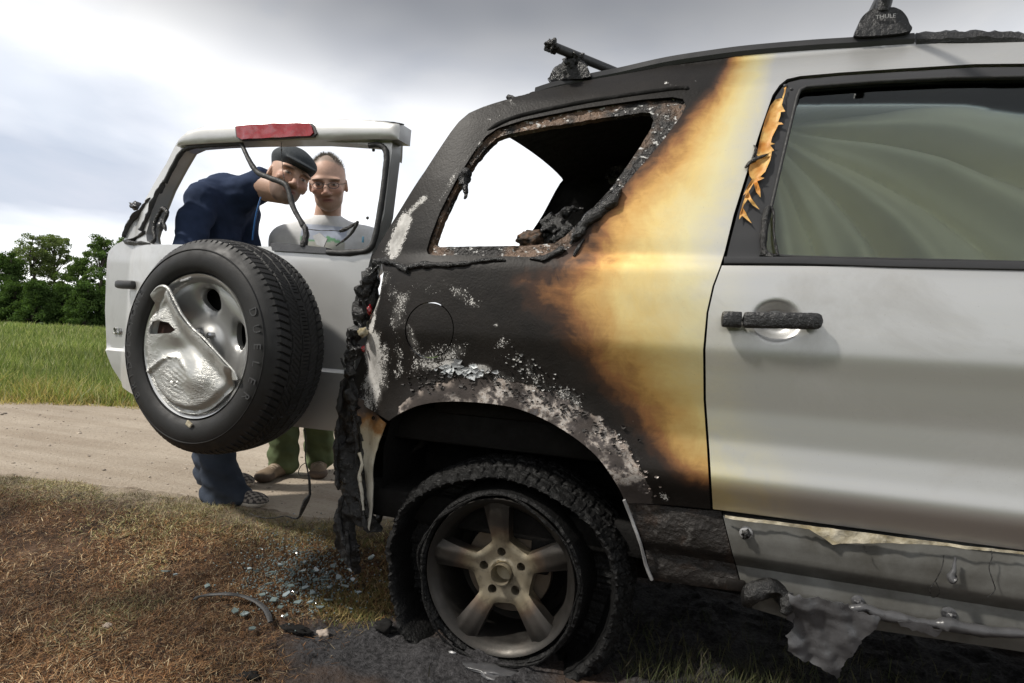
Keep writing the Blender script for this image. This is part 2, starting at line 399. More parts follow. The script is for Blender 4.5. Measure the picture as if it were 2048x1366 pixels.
def height(P):
    P = np.atleast_2d(np.asarray(P, float))[:, :2]; d = road_d(P)
    near = P[:, 1] < np.interp(P[:, 0], ROAD_NEAR[:, 0], ROAD_NEAR[:, 1]) + .05
    z = np.where(d < 0, .1 - .02 * np.exp(-((d + .9) / .25) ** 2), np.where(near, .1 * sstep(1 - d / .75), .1 + .03 * sstep(d / 1.2)))
    r = np.hypot(P[:, 0], P[:, 1]); z = z + .012 * fbm(P, 1.3, 3) * sstep((r - .5) / .5) + .004 * fbm(P, 9, 2, 3)
    return z
def hgt(x, y): return float(height([(x, y)])[0])
def grid_sheet(name, xs, ys, off, mat, mask=None, zf=None):
    gx, gy = np.meshgrid(xs, ys, indexing='ij'); P = np.column_stack([gx.ravel(), gy.ravel()])
    z = height(P) + (off if np.isscalar(off) else off(P))
    if zf is not None: z = z + zf(P)
    n, m = len(xs), len(ys); i, j = np.meshgrid(np.arange(n - 1), np.arange(m - 1), indexing='ij'); b = (i * m + j).ravel()
    Fc = np.stack([b, b + m, b + m + 1, b + 1], -1)
    if mask is not None:
        k = mask(P); Fc = Fc[k[Fc].all(1)]; used = np.unique(Fc); mp = np.full(len(P), -1); mp[used] = np.arange(len(used)); Fc = mp[Fc]; P = P[used]; z = z[used]
    return make(name, np.column_stack([P, z]), Fc, mat, None, True)

g = G('meadow_soil'); n = g.noise(.8, 6); M['meadow'] = g.out(g.mix(n, (.035, .062, .016, 1), (.085, .12, .032, 1)), .9, 0., g.bump(g.noise(9, 5), .6, .08), .2)
g = G('dirt_track'); n = g.noise(1.1, 6, .6); n2 = g.noise(60, 5, .7)
b = g.mix(g.mr(n, .3, .7), (.34, .285, .225, 1), (.48, .415, .335, 1)); tr_ = g('ShaderNodeMapping', {'Vector': g.co(), 'Rotation': (0, 0, radians(-14)), 'Scale': (.35, 5, 1)}); b = g.mix(g.mr(g.noise(1.2, 5, .6, tr_.outputs[0]), .4, .65, 0, .6), b, (.27, .215, .16, 1)); b = g.mix(g.mr(n2, .55, .72, 0, .7), b, (.15, .115, .085, 1)); b = g.mix(g.mr(g.noise(34, 3), .64, .7, 0, .8), b, (.42, .37, .31, 1))
M['dirt'] = g.out(b, .95, 0., g.bump(g.math('ADD', n2, g.noise(15, 4)), .6, .012), .15)
g = G('scorched_verge_soil'); n = g.noise(5, 7, .65); n2 = g.noise(70, 5, .7); n3 = g.noise(1.7, 4)
b = g.ramp(n, [(0, (.02, .014, .011)), (.4, (.045, .028, .018)), (.55, (.10, .058, .034)), (.7, (.17, .11, .07)), (1, (.24, .18, .13))]); b = g.mix(g.mr(n2, .5, .75, 0, .75), b, (.025, .017, .013, 1))
eg = g.attr('edge'); b = g.mix(g.math('MULTIPLY', eg, g.mr(g.noise(9, 5), .25, .5)), b, (.33, .27, .2, 1)); ash = g.attr('ash'); b = g.mix(ash, b, g.mix(g.mr(n2, .35, .7), (.014, .0135, .014, 1), (.085, .082, .085, 1)))
M['verge'] = g.out(b, .9, 0., g.bump(g.math('ADD', n2, g.math('MULTIPLY', g.noise(20, 5), 1.5)), .8, .02), .25)

far = np.concatenate([-np.geomspace(900, 12, 26), np.linspace(-11, 11, 67), np.geomspace(12, 900, 26)])
def dipped(P):
    "the base sheet dips 4 cm below the finer sheets laid over it"
    a = ((P[:, 0] > -5.2) & (P[:, 0] < 5.2) & (P[:, 1] > -3.2) & (P[:, 1] < 3.0)) | (road_d(P) < .15)
    return np.where(a, -.06, 0.)
tag(grid_sheet('ground', far, far, dipped, M['meadow']), kind='structure')
tag(grid_sheet('dirt_road', np.concatenate([np.linspace(-60, -9, 60), np.linspace(-8.8, 8.8, 150), np.linspace(9, 60, 60)]), np.concatenate([np.linspace(-22, -3, 60), np.linspace(-2.9, 6, 90), np.linspace(6.2, 19, 50)]),
    .004, M['dirt'], lambda P: road_d(P) < .28), kind='structure')
ASH = [((-.15, -.08), .50, .20), ((-.42, -.10), .22, .14), ((.9, .45), 1.3, .55), ((.1, -.30), .55, .20)]
def ash(P):
    a = np.zeros(len(P))
    for (x, y), rx, ry in ASH: a = np.maximum(a, np.exp(-(((P[:, 0] - x) / rx) ** 2 + ((P[:, 1] - y) / ry) ** 2) ** 1.5))
    return np.clip(a * 1.5 + .45 * fbm(P, 6, 3, 9) * (a > .02) - .15, 0, 1)
def clods(P): return .012 * np.maximum(0, fbm(P, 22, 3, 4)) * (1 + ash(P)) + .016 * np.maximum(0, fbm(P, 11, 2, 8)) * ash(P)
def verge_mask(P):
    d = road_d(P); nb = P[:, 1] < np.interp(P[:, 0], ROAD_NEAR[:, 0], ROAD_NEAR[:, 1]) + .3
    return nb & (d > -.22 + .18 * fbm(P, 3, 3, 2)) & (P[:, 1] > -3)
def vz(P): return .010 - .05 * sstep((.02 - road_d(P)) / .25)
vg = grid_sheet('scorched_verge', np.concatenate([np.linspace(-5, -2.6, 90), np.linspace(-2.58, 1.9, 300), np.linspace(1.93, 5, 60)]), np.linspace(-2.9, 2.9, 340), 0., M['verge'], verge_mask, lambda P: vz(P) + clods(P))
co = np.empty(len(vg.data.vertices) * 3, np.float32); vg.data.vertices.foreach_get('co', co); co = co.reshape(-1, 3)
a = vg.data.attributes.new('ash', 'FLOAT', 'POINT'); a.data.foreach_set('value', ash(co).astype(np.float32)); a = vg.data.attributes.new('edge', 'FLOAT', 'POINT'); a.data.foreach_set('value', np.clip(sstep(1 - road_d(co[:, :2]) / .26) * 1.3, 0, 1).astype(np.float32)); tag(vg, kind='structure')

# ================================================================== CAR
WID = 1.72
ZP = [(.20, .07), (.28, .05), (.50, .036), (.54, .024), (.60, -.004), (.622, -.008), (.66, .001), (.72, .010), (.80, .009), (.90, -.003), (.955, -.012), (1.0, -.009), (1.10, .002), (1.16, .012), (1.185, .022), (1.20, .036), (1.25, .043), (1.45, .09), (1.65, .15), (1.72, .182), (1.78, .23), (1.85, .30)]
_z = np.linspace(.2, 1.85, 1651); _y = np.interp(_z, [p[0] for p in ZP], [p[1] for p in ZP]); _k = np.exp(-.5 * (np.arange(-30, 31) / 9.) ** 2); _k /= _k.sum(); _ys = np.convolve(np.pad(_y, 30, 'edge'), _k, 'valid')
ARCH_PX = [(1252, 1003), (1236, 968), (1205, 922), (1160, 880), (1100, 842), (1040, 817), (980, 806), (905, 802), (850, 808), (812, 822), (786, 838)]
ARCH = None
def side(X, Z):
    "depth of the right-hand body side, Y over (X, Z)"
    X = np.asarray(X, float); Z = np.asarray(Z, float)
    y = np.interp(Z, _z, _ys) + .85 * np.maximum(0, -.20 - X) ** 2 + .035 * np.maximum(0, X - 1.9) ** 2
    if ARCH is not None:
        P = np.column_stack([X.ravel(), Z.ravel()]); d = pdist(P, ARCH).reshape(X.shape); y = y - .016 * np.exp(-(d / .055) ** 2)
    return y
def spx(x, y, off=0.):
    Y = 0.
    for _ in range(30):
        p = onY(x, y, Y); Y = float(side(p[0:1], p[2:3])[0]) + off
    return p
def sxz(pts, off=0.): return np.array([spx(x, y, off)[[0, 2]] for x, y in pts])
ARCH = sxz(ARCH_PX)
def lift(off=0.): return lambda V: np.column_stack([V[:, 0], side(V[:, 0], V[:, 1]) + off, V[:, 1]])

car = empty('burnt_car', (0, .6, 0), 'silver off-road car burnt out at the rear, tailgate open, parked on the verge', 'car')

# --- rear quarter panel, D pillar and the strip over the doors
DOOR_L = [(2048, 127), (1950, 128), (1800, 137), (1680, 145), (1600, 152), (1574, 158), (1559, 170), (1545, 190), (1520, 262), (1492, 350), (1467, 430), (1450, 500), (1440, 533), (1425, 572), (1413, 625), (1406, 700), (1407, 800), (1414, 900), (1421, 1018)]
TOP_PX = [(742, 517), (765, 478), (800, 420), (850, 342), (900, 266), (918, 243), (938, 226), (968, 213), (1020, 197), (1100, 176), (1200, 156), (1330, 132), (1500, 108), (1700, 90), (1850, 84), (2048, 84)]
top = sxz(TOP_PX); doorl = sxz(DOOR_L)
ztop = top[-1, 1]; zdt = doorl[0, 1]; XF = 2.55
REAR_PX = [(778, 842), (752, 826), (724, 808), (700, 789), (697, 775), (704, 755), (720, 722), (735, 678), (738, 645), (750, 618), (759, 592), (767, 545), (764, 526), (742, 517)]
rear = sxz(REAR_PX)
arch_s = smooth_poly(ARCH, False, 4)
q_out = np.vstack([top[::1], [(1.9, ztop - .01), (XF - .25, ztop - .10), (XF - .25, ztop - .16), (1.9, zdt - .02)], doorl, sxz([(1340, 1010)]), arch_s, rear[:-1]])
WIN_O = [(853, 500), (862, 470), (880, 423), (910, 364), (955, 292), (972, 272), (996, 256), (1050, 239), (1168, 216), (1285, 199), (1345, 194), (1366, 198), (1372, 211), (1362, 232), (1324, 284), (1246, 374), (1166, 468), (1138, 496), (1112, 510), (1060, 514), (972, 511), (872, 511), (856, 508)]
WIN_I = [(869, 488), (880, 455), (894, 423), (930, 352), (975, 294), (995, 277), (1022, 268), (1047, 263), (1168, 243), (1280, 227), (1300, 227), (1308, 238), (1303, 256), (1285, 288), (1226, 374), (1168, 436), (1130, 474), (1110, 487), (1051, 492), (960, 493), (878, 495)]
win_o = sxz(WIN_O); win_i = sxz(WIN_I, .018)
FUEL = spx(856, 660)[[0, 2]]; FR = .086
th = np.linspace(0, 2 * pi, 64, endpoint=False)
fuel_hole = FUEL + FR * np.column_stack([np.cos(th), np.sin(th)])
CHAR_PX = [(1452, 60), (1440, 128), (1412, 170), (1356, 222), (1288, 288), (1202, 380), (1128, 466), (1078, 500), (1015, 518), (990, 545), (996, 585), (1024, 630), (1070, 670), (1096, 704), (1132, 742), (1182, 792), (1220, 842), (1252, 882), (1284, 925), (1330, 962), (1372, 984), (1440, 1000), (1440, 1100), (600, 1100), (600, 60)]
SILV_PX = [(1548, 20), (1548, 130), (1530, 262), (1506, 360), (1480, 460), (1490, 530), (1500, 600), (1530, 700), (1570, 800), (1600, 900), (1660, 1000), (1700, 1150), (2400, 1150), (2400, 20)]
chp = np.vstack([[(.62, 2.2)], sxz(CHAR_PX[1:22]), [(.62, .2), (-1.4, .2), (-1.4, 2.2)]]); svp = np.vstack([[(.80, 2.2)], sxz(SILV_PX[1:11]), [(1.0, .2), (4, .2), (4, 2.2)]])
def heat(V):
    d1 = np.where(pip(V, chp), 0, pdist(V, chp, True)); d2 = np.where(pip(V, svp), 0, pdist(V, svp, True)); return d1 / (d1 + d2 + 1e-6)
FLK = [([(806, 445), (797, 470), (785, 500)], .040, 1.15), ([(772, 505), (812, 430), (850, 395)], .016, .7), ([(760, 560), (748, 640), (730, 700)], .014, 1.0), ([(735, 700), (750, 740), (730, 780)], .04, .9), ([(770, 690), (765, 770)], .045, .58),
       ([(792, 620), (830, 575), (880, 560), (930, 590), (952, 605)], .030, .56), ([(815, 660), (830, 700)], .03, .56), ([(790, 640), (800, 720)], .03, .5), ([(940, 735), (975, 738)], .016, .95), ([(860, 735), (905, 725)], .012, .9),
       ([(1000, 690), (1060, 730), (1110, 780), (1150, 800)], .036, .52), ([(1060, 745), (1090, 770)], .016, .75), ([(990, 650), (993, 652)], .008, .9), ([(1130, 800), (1220, 860), (1290, 930)], .016, .45), ([(1325, 992), (1330, 996)], .012, .95),
       ([(1000, 232), (930, 255)], .008, .4), ([(960, 215), (1020, 200), (1030, 212)], .008, .7), ([(1330, 165), (1350, 172)], .008, .6), ([(870, 420), (920, 330), (960, 285)], .012, .55), ([(855, 545), (900, 565)], .02, .5)]
FLK += [([(745, 690), (752, 750), (742, 790)], .060, .95), ([(800, 740), (860, 720), (930, 700)], .050, .50), ([(1000, 760), (1100, 800)], .045, .50), ([(770, 560), (800, 600), (800, 700)], .050, .48), ([(830, 560), (900, 570)], .05, .46), ([(700, 775), (740, 812)], .02, .8)]
FLK = [(sxz(p), r, s) for p, r, s in FLK]
def flake(V):
    o = np.full(len(V), .12)
    for p, r, s in FLK: o = np.maximum(o, s * np.exp(-(pdist(V, p) / r) ** 2))
    return o
def band(V):
    d = pdist(V, ARCH); x = V[:, 0]; w = np.interp(x, [-.40, -.30, -.1, .1, .3, .45], [.0, .045, .075, .075, .085, .07])
    return np.clip(.5 + (w - d) / .055, 0, 1) * (x > -.36)
HA = {'scorch': heat, 'flake': flake, 'band': band}
quarter = sheet('rear_quarter_panel', q_out, [win_o, fuel_hole], .0115, lift(), (0, .022, 0), M['heat'], car, 40, HA)
quarter['label'] = 'scorched rear quarter panel, black around the wheel arch, fading to gold'
th2 = FUEL + (FR - .0035) * np.column_stack([np.cos(th), np.sin(th)])
sheet('fuel_filler_door', th2, [], .010, lift(.0015), (0, .01, 0), M['heat'], quarter, 40, HA)
# window flange with burnt glue and rubber, set back in the opening
g = G('burnt_window_flange'); n1 = g.noise(30, 6, .65); n2 = g.noise(90, 4)
cop = g.mr(g.noise(7, 3), .46, .60); fb = g.mix(cop, (.018, .016, .015, 1), (.16, .10, .065, 1)); fb = g.mix(g.mr(n2, .60, .66), fb, (.012, .011, .010, 1))
fb = g.mix(g.mr(g.noise(48, 5, .6, g.scale((1, 1, 1.6))), .60, .635), fb, (.62, .61, .59, 1)); M['flange'] = g.out(fb, .42, .1, g.bump(g.math('ADD', n1, n2), .9, .010), .5)
def flange_lift(V):
    P = lift(.014)(V); P[:, 1] += -.008 * np.maximum(0, fbm(V, 45, 3, 5)) + .003 * fbm(V, 120, 2, 6); return P
sheet('window_flange', win_o + (win_o - win_o.mean(0)) * .01, [win_i], .007, flange_lift, (0, .03, 0), M['flange'], quarter, 50)
# burnt rubber left round the opening
for k, (pts, r, l) in enumerate([([(1240, 380), (1215, 415), (1180, 440), (1160, 465), (1140, 488)], [.010, .018, .015, .017, .008], .012), ([(1130, 497), (1110, 508), (1085, 517), (1060, 516)], [.007, .012, .010, .004], .008),
        ([(1010, 521), (985, 520), (950, 524), (900, 530), (850, 530), (820, 536)], [.004, .007, .006, .007, .008, .009], .007), ([(940, 340), (930, 352), (925, 372)], [.012, .02, .01], .014), ([(928, 365), (932, 385), (929, 398)], [.012, .009, .003], .006),
        ([(1232, 372), (1225, 395), (1213, 412)], [.005, .010, .004], .006), ([(818, 540), (790, 528), (768, 522), (748, 521)], [.012, .012, .012, .006], .008), ([(1168, 478), (1152, 503), (1148, 512)], [.004, .005, .003], .002)]):
    P = smooth_poly([spx(x, y, -.002) for x, y in pts], False, 6); R = np.interp(np.linspace(0, 1, len(P)), np.linspace(0, 1, len(r)), r)
    tube('burnt_rubber_strip', P, R, M['char'], quarter, 12, l, k)
# black moulding groove over the quarter window
P = smooth_poly([spx(x, y, .003) for x, y in [(975, 262), (1030, 236), (1160, 207), (1280, 188), (1360, 178), (1378, 181)]], False, 6); tube('drip_moulding', P, np.interp(np.linspace(0, 1, len(P)), [0, .1, .9, 1], [.004, .009, .009, .003]), M['soot'], quarter, 10, .001, 3)
# loose flakes of paint curling off above the arch
V, Fc, Cc = [], [], []
rr = random.Random(5)
def flakes_at(pts, n, spread, smin, smax, lo=(.5, .5, .5), hi=(.8, .8, .8)):
    L = sxz(pts)
    for _ in range(n):
        t = rr.random() * (len(L) - 1); i = int(t); c = L[i] + (L[min(i + 1, len(L) - 1)] - L[i]) * (t - i) + np.array([rr.gauss(0, spread), rr.gauss(0, spread)])
        if pdist([c], ARCH)[0] < .012 or pip([c], np.vstack([ARCH]))[0]: continue
        s = rr.uniform(smin, smax); k = rr.randint(4, 7); a0 = rr.random() * 6.28; b = len(V); up = rr.uniform(.0005, .0035)
        cl = [l + (h - l) * rr.random() for l, h in zip(lo, hi)]; m = rr.random(); cl = [lo[j] + (hi[j] - lo[j]) * m for j in range(3)]
        ring = [c + s * rr.uniform(.5, 1.2) * np.array([cos(a0 + 6.283 * j / k), .6 * sin(a0 + 6.283 * j / k)]) for j in range(k)]
        Q = lift()(np.array(ring + [c])); Q[:, 1] -= np.array([up * rr.uniform(.3, 2.2) + .0015 for _ in range(k)] + [.001]); 
        V.extend(Q); Cc.extend([cl] * (k + 1)); Fc.extend([(b + (j + 1) % k, b + j, b + k) for j in range(k)])
flakes_at([(880, 742), (985, 742)], 34, .009, .006, .022, (.30, .31, .32), (.66, .69, .70))
flakes_at([(820, 760), (880, 760), (1000, 770), (1090, 800), (1180, 840), (1260, 900)], 170, .016, .003, .010, (.02, .018, .017), (.10, .09, .085))
flakes_at([(1180, 850), (1240, 890), (1300, 960), (1325, 995)], 34, .012, .002, .007, (.25, .2, .17), (.6, .54, .5))
flakes_at([(1010, 710), (1150, 800)], 70, .02, .002, .006, (.05, .05, .05), (.7, .69, .67))
M['flakes'] = vcol('paint_flakes', .5, .2)
tag(make('paint_flakes', V, Fc, M['flakes'], quarter, True, 30, Cc), kind='stuff')

# --- rear door
belt_l = spx(1447, 527)[[0, 2]]; zb = spx(1700, 531)[2]
dl = sxz([(1444, 531), (1429, 572), (1417, 625), (1411, 700), (1412, 800), (1419, 900), (1426, 1018)])
zs = spx(1800, 1066)[2]; DF = 1.52
door_out = np.vstack([dl, [(DF, zs), (DF, zb + .004)]])
HS = spx(1553, 641)[[0, 2]]
def door_lift(V):
    P = lift()(V); d = np.hypot((V[:, 0] - HS[0]) / .058, (V[:, 1] - HS[1]) / .052); P[:, 1] += .030 * sstep((1.06 - d) / .55); return P
def door_heat(V):
    h = heat(V); e = np.minimum(1, .88 + h * .14); d = np.exp(-((V[:, 0] - dl[-1, 0]) / .16) ** 2 - ((V[:, 1] - .60) / .10) ** 2); e = e - .16 * d - .05 * np.exp(-((V[:, 0] - dl[-1, 0]) / .05) ** 2); return np.clip(e, .3, 1)
door = sheet('rear_door', door_out, [], .0075, door_lift, (0, .03, 0), M['heat'], car, 40, {'scorch': door_heat, 'flake': lambda V: np.full(len(V), .0), 'band': lambda V: np.zeros(len(V))})
door['label'] = 'silver rear door with a charred black handle'
# handle: moulded bar with a separate lock cap, blistered by heat
def handle(px0, px1, name):
    a = spx(px0[0], px0[1], -.030); b = spx(px1[0], px1[1], -.030); n = 40; V = []; Fc = []; seg = 20
    for i in range(n):
        t = i / (n - 1); p = a + (b - a) * t; e = min(1, sqrt(max(.02, 1 - abs(2 * t - 1) ** (40 if (t < .5) == (name == 'door_handle') else 14))))
        hh = .0205 * e; ww = .013 * e; bow = -.008 * sin(pi * (t * .8 + .1))
        for k in range(seg):
            q = 2 * pi * k / seg; cs_, sn = cos(q), sin(q); y = ww * np.sign(cs_) * abs(cs_) ** .6; z = hh * np.sign(sn) * abs(sn) ** .6
            v = np.array([p[0], p[1] + bow + y, p[2] + z]); nn = mnoise.noise(Vector(v * 110)) + .5 * mnoise.noise(Vector(v * 260)); V.append(v + np.array([0, -1, .3]) * nn * .0022)
    for i in range(n - 1):
        for k in range(seg): Fc.append((i * seg + k, (i + 1) * seg + k, (i + 1) * seg + (k + 1) % seg, i * seg + (k + 1) % seg))
    Fc.append(tuple(range(seg))); Fc.append(tuple(range((n - 1) * seg, n * seg))[::-1])
    return make(name, V, Fc, M['blister'], door, True, 60)
g = G('blistered_black_plastic'); n1 = g.noise(160, 5, .6); M['blister'] = g.out(g.mix(g.mr(n1, .58, .72, 0, 1), (.020, .020, .021, 1), (.11, .11, .115, 1)), .38, 0., g.bump(n1, .8, .004), .5)
handle((1484, 640), (1646, 643), 'door_handle'); handle((1442, 638.5), (1483.8, 640), 'lock_cap')
jl = doorl[5:]; sheet('door_jamb', np.vstack([jl + np.array([-.03, 0]), (jl + np.array([.045, 0]))[::-1]]), [], .02, lift(.034), (0, .03, 0), M['soot'], car, 40)
# feet joining the handle to the door
for px in ((1462, 641), (1622, 643)): p = spx(*px, -.012); bevbox('handle_mount', p, (.03, .035, .03), M['dgrey'], door, .005)
# window frame and pillar trim
GL = [(2048, 158), (1900, 160), (1750, 167), (1610, 178), (1598, 184), (1592, 198), (1575, 270), (1556, 350), (1540, 420), (1524, 490), (1519, 512), (1600, 517), (1800, 522), (2048, 528)]
glp = sxz(GL, .02); ff = sxz([(2046, 132), (1950, 133), (1800, 142), (1680, 150), (1602, 157), (1578, 163), (1565, 173), (1552, 192), (1527, 262), (1498, 350), (1474, 430), (1456, 500), (1452, 517)])
glp2 = np.vstack([[(DF - .05, glp[0, 1])], glp, [(DF - .05, glp[-1, 1])]])
fr_out = np.vstack([[(DF, ff[0, 1])], ff, [(DF, glp[-1, 1] - .012)]])
sheet('window_frame', fr_out, [glp2], .012, lift(.006), (0, .03, 0), M['trim'], door, 40)
sheet('window_glass', glp2 + (glp2 - glp2.mean(0)) * .012, [], .06, lift(.022), (0, .004, 0), M['glass'], door, 40, solid=True)
fi = glp2 + (glp2 - glp2.mean(0)) * -.004
P = lift(.004)(resample(fi, .02)); tube('glass_run_seal', np.vstack([P, P[:1]]), .0045, M['seal'], door, 8)
P = smooth_poly([spx(x, y, -.002) for x, y in [(1448, 522), (1600, 523), (1800, 529), (2048, 534), (2300, 540)]], False, 8)
V = []; Fc = []
for i, p in enumerate(P):
    for dy, dz in ((.012, .012), (-.004, .011), (-.008, .004), (-.008, -.006), (-.004, -.009), (.012, -.010)): V.append(p + np.array([0, dy, dz]))
for i in range(len(P) - 1):
    for k in range(6): Fc.append((i * 6 + k, i * 6 + (k + 1) % 6, (i + 1) * 6 + (k + 1) % 6, (i + 1) * 6 + k))
Fc += [(5, 4, 3, 2, 1, 0)]
make('belt_moulding', V, Fc, M['trim'], door, True, 30)
for px, r in (((1571, 172), .006), ((1583, 178), .004)): p = spx(*px, .004); lumpy('frame_screw', p, (r, r * .6, r), M['dgrey'], door, .1, 5, 1, 3)
# corner divider melted off the glass
P = smooth_poly([spx(x, y, -.004) for x, y in [(1538, 412), (1530, 440), (1527, 480), (1530, 505), (1545, 513)]], False, 6); tube('melted_corner_seal', P, np.interp(np.linspace(0, 1, len(P)), [0, .1, .5, 1], [.003, .008, .010, .009]), M['char'], door, 12, .003, 4)
P = smooth_poly([spx(x, y, -.002) for x, y in [(1538, 412), (1547, 425), (1548, 470), (1556, 510)]], False, 6); tube('melted_corner_seal', P, .0035, M['char'], door, 8, .001, 6)
# film peeling off the pillar in orange curls
g = G('peeling_orange_film'); n1 = g.noise(25, 4); M['film'] = g.out(g.mix(g.mr(n1, .35, .65), (.55, .22, .035, 1), (.72, .47, .16, 1)), .55, 0., g.bump(g.noise(60, 3), .4, .004), .4)
FILM = [([(1562, 198), (1566, 200), (1563, 212), (1570, 225), (1561, 226), (1560, 234), (1556, 245), (1563, 247), (1566, 251), (1556, 251), (1551, 262), (1544, 275), (1541, 287), (1550, 289), (1540, 292), (1548, 302), (1538, 306), (1543, 312), (1534, 316), (1522, 318), (1513, 312), (1517, 292), (1522, 270), (1530, 240), (1540, 214), (1550, 201)], 5),
        ([(1544, 302), (1540, 322), (1530, 345), (1520, 355), (1528, 358), (1514, 364), (1520, 380), (1521, 396), (1512, 385), (1507, 368), (1498, 383), (1488, 398), (1492, 388), (1486, 392), (1496, 372), (1504, 360), (1499, 352), (1497, 340), (1500, 330), (1515, 322), (1530, 312)], 4),
        ([(1497, 384), (1502, 398), (1519, 420), (1505, 411), (1495, 400), (1487, 412), (1480, 430), (1484, 412), (1489, 398)], 3), ([(1484, 414), (1492, 428), (1503, 448), (1491, 438), (1484, 432), (1478, 440), (1480, 425)], 3),
        ([(1572, 175), (1570, 187), (1566, 200), (1564, 197), (1568, 184), (1567, 178)], 2)]
for k, (pts, ng) in enumerate(FILM):
    uv = sxz(pts, 0.); c0 = uv.mean(0)
    def fl_lift(V, uv=uv): 
        P = lift(.002)(V); e = pdist(V, uv, True); P[:, 1] -= .003 + .010 * np.exp(-e / .004) * (.6 + .5 * fbm(V, 60, 2, 3)); return P
    sheet('peeled_film', uv, [], .005, fl_lift, (0, .0008, 0), M['film'], door, 60, solid=True)
P = smooth_poly([spx(x, y, -.008) for x, y in [(1490, 335), (1505, 322), (1520, 315), (1535, 308)]], False, 5); tube('charred_film_edge', P, np.interp(np.linspace(0, 1, len(P)), [0, .4, 1], [.003, .007, .002]), M['char'], door, 8, .003, 8)
P = smooth_poly([spx(x, y, -.008) for x, y in [(1505, 318), (1511, 298), (1507, 290)]], False, 5); tube('charred_film_edge', P, np.interp(np.linspace(0, 1, len(P)), [0, .4, 1], [.004, .004, .001]), M['char'], door, 8, .002, 9)

# --- front door and wing: silver, just outside the picture
fd = np.array([(DF + .008, zb), (DF + .008, zs), (2.30, zs), (2.42, .75), (2.45, zb)]); fdo = sheet('front_door', fd, [], .05, lift(), (0, .03, 0), M['silver'], car, 40)
sheet('window_frame', [(DF + .008, zb - .01), (2.45, zb - .01), (XF - .27, ztop - .165), (1.9, zdt - .025), (DF + .008, zdt - .004)], [[(DF + .06, zb + .01), (2.33, zb + .01), (2.18, ztop - .19), (1.9, zdt - .055), (DF + .06, zdt - .04)]], .05, lift(.006), (0, .03, 0), M['trim'], fdo, 40)
sheet('window_glass', [(DF + .05, zb), (2.34, zb), (2.19, ztop - .18), (1.9, zdt - .045), (DF + .05, zdt - .03)], [], .08, lift(.022), (0, .004, 0), M['glass'], fdo, 40, solid=True)
wa = [(2.62 + .38 * cos(a) + .12, .28 + .40 * sin(a)) for a in np.linspace(pi * .99, .03, 24)]
sheet('front_wing', np.vstack([[(2.458, zb - .01), (2.428, .75), (2.308, zs + .01)], wa, [(3.30, .45), (3.34, .80), (3.25, 1.02), (2.9, 1.12)]]), [], .05, lift(), (0, .03, 0), M['silver'], car, 40)

# --- roof, rails, far side, inside
LEAN = .12
rt = top[6:]; RT = lift()(np.vstack([rt, [(1.9, ztop - .01), (XF - .25, ztop - .10)]])); V = []; Fc = []; nn = 15
for p in RT:
    for j in range(nn):
        t = j / (nn - 1); V.append((p[0], p[1] + (WID - 2 * p[1]) * t, p[2] + .045 * (1 - (2 * t - 1) ** 2) ** .6 + LEAN * (WID - 2 * p[1]) * t))
for i in range(len(RT) - 1):
    for j in range(nn - 1): a = i * nn + j; Fc.append((a, a + nn, a + nn + 1, a + 1))
g = G('sooted_roof_paint'); n = g.noise(3, 5); sx = g('ShaderNodeSeparateXYZ', {0: g.co()}).outputs[0]
sf = g.mr(g.math('ADD', sx, g.math('MULTIPLY', n, .3)), .35, .75); M['roof'] = g.out(g.mix(sf, (.02, .018, .017, 1), (.6, .6, .59, 1)), .42, g.math('MULTIPLY', sf, .75))
make('roof', V, Fc, M['roof'], car, True, 60)
make('headliner', np.array(V) - np.array([0, 0, .03]), [f[::-1] for f in Fc], M['soot'], car, True, 60)
# roof rail: a low black moulding following the roof edge
RL = [(1072, 184), (1110, 172), (1180, 156), (1240, 144), (1330, 124), (1420, 110), (1500, 100), (1620, 90), (1720, 84), (1826, 77)]
def rail(px, name, w, h0, lump=0.):
    P = smooth_poly([spx(x, y, .01) for x, y in px], False, 8); V = []; Fc = []
    for i, p in enumerate(P):
        for dy, dz in ((.030, -.014), (-.012, -.020), (-.017, -.008), (-.012, .010), (0, h0), (.020, h0), (.034, .006)):
            v = p + np.array([0, dy, dz])
            if lump: v = v + lump * mnoise.noise(Vector(v * 60)) * np.array([0, -.5, 1])
            V.append(v)
    for i in range(len(P) - 1):
        for k in range(7): a = i * 7 + k; b_ = i * 7 + (k + 1) % 7; Fc.append((a, b_, b_ + 7, a + 7))
    Fc += [tuple(range(7))[::-1], tuple((len(P) - 1) * 7 + k for k in range(7))]
    return make(name, V, Fc, M['trim'] if not lump else M['blister'], car, True, 30)
rail(RL, 'roof_rail', .04, .016); rail([(1830, 79), (1900, 76), (1980, 75), (2048, 79), (2200, 92), (2350, 112)], 'roof_rail', .04, .020, .006)
P = np.array([spx(x, y, .01) for x, y in [(1015, 193), (1030, 196), (1048, 192), (1062, 186), (1076, 184)]]); tube('burnt_rail_end', smooth_poly(P, False, 5), .007, M['char'], car, 10, .010, 2)
me = quarter.data.copy(); c = np.empty(len(me.vertices) * 3, np.float32); me.vertices.foreach_get('co', c); c = c.reshape(-1, 3); c[:, 1] = WID - c[:, 1]; c[:, 2] += LEAN * (c[:, 1] - .15); me.vertices.foreach_set('co', c.ravel()); me.flip_normals(); me.materials.clear(); me.materials.append(M['soot'])
link(bpy.data.objects.new('quarter_panel', me), car)
def slab(name, x0, x1, y0, y1, z0, z1, mat, bev=.02, parent=car): return bevbox(name, ((x0 + x1) / 2, (y0 + y1) / 2, (z0 + z1) / 2), (x1 - x0, y1 - y0, z1 - z0), mat, parent, bev)
V2 = np.array([(.55, zb), (.60, .52), (2.3, .52), (2.45, zb)]); 
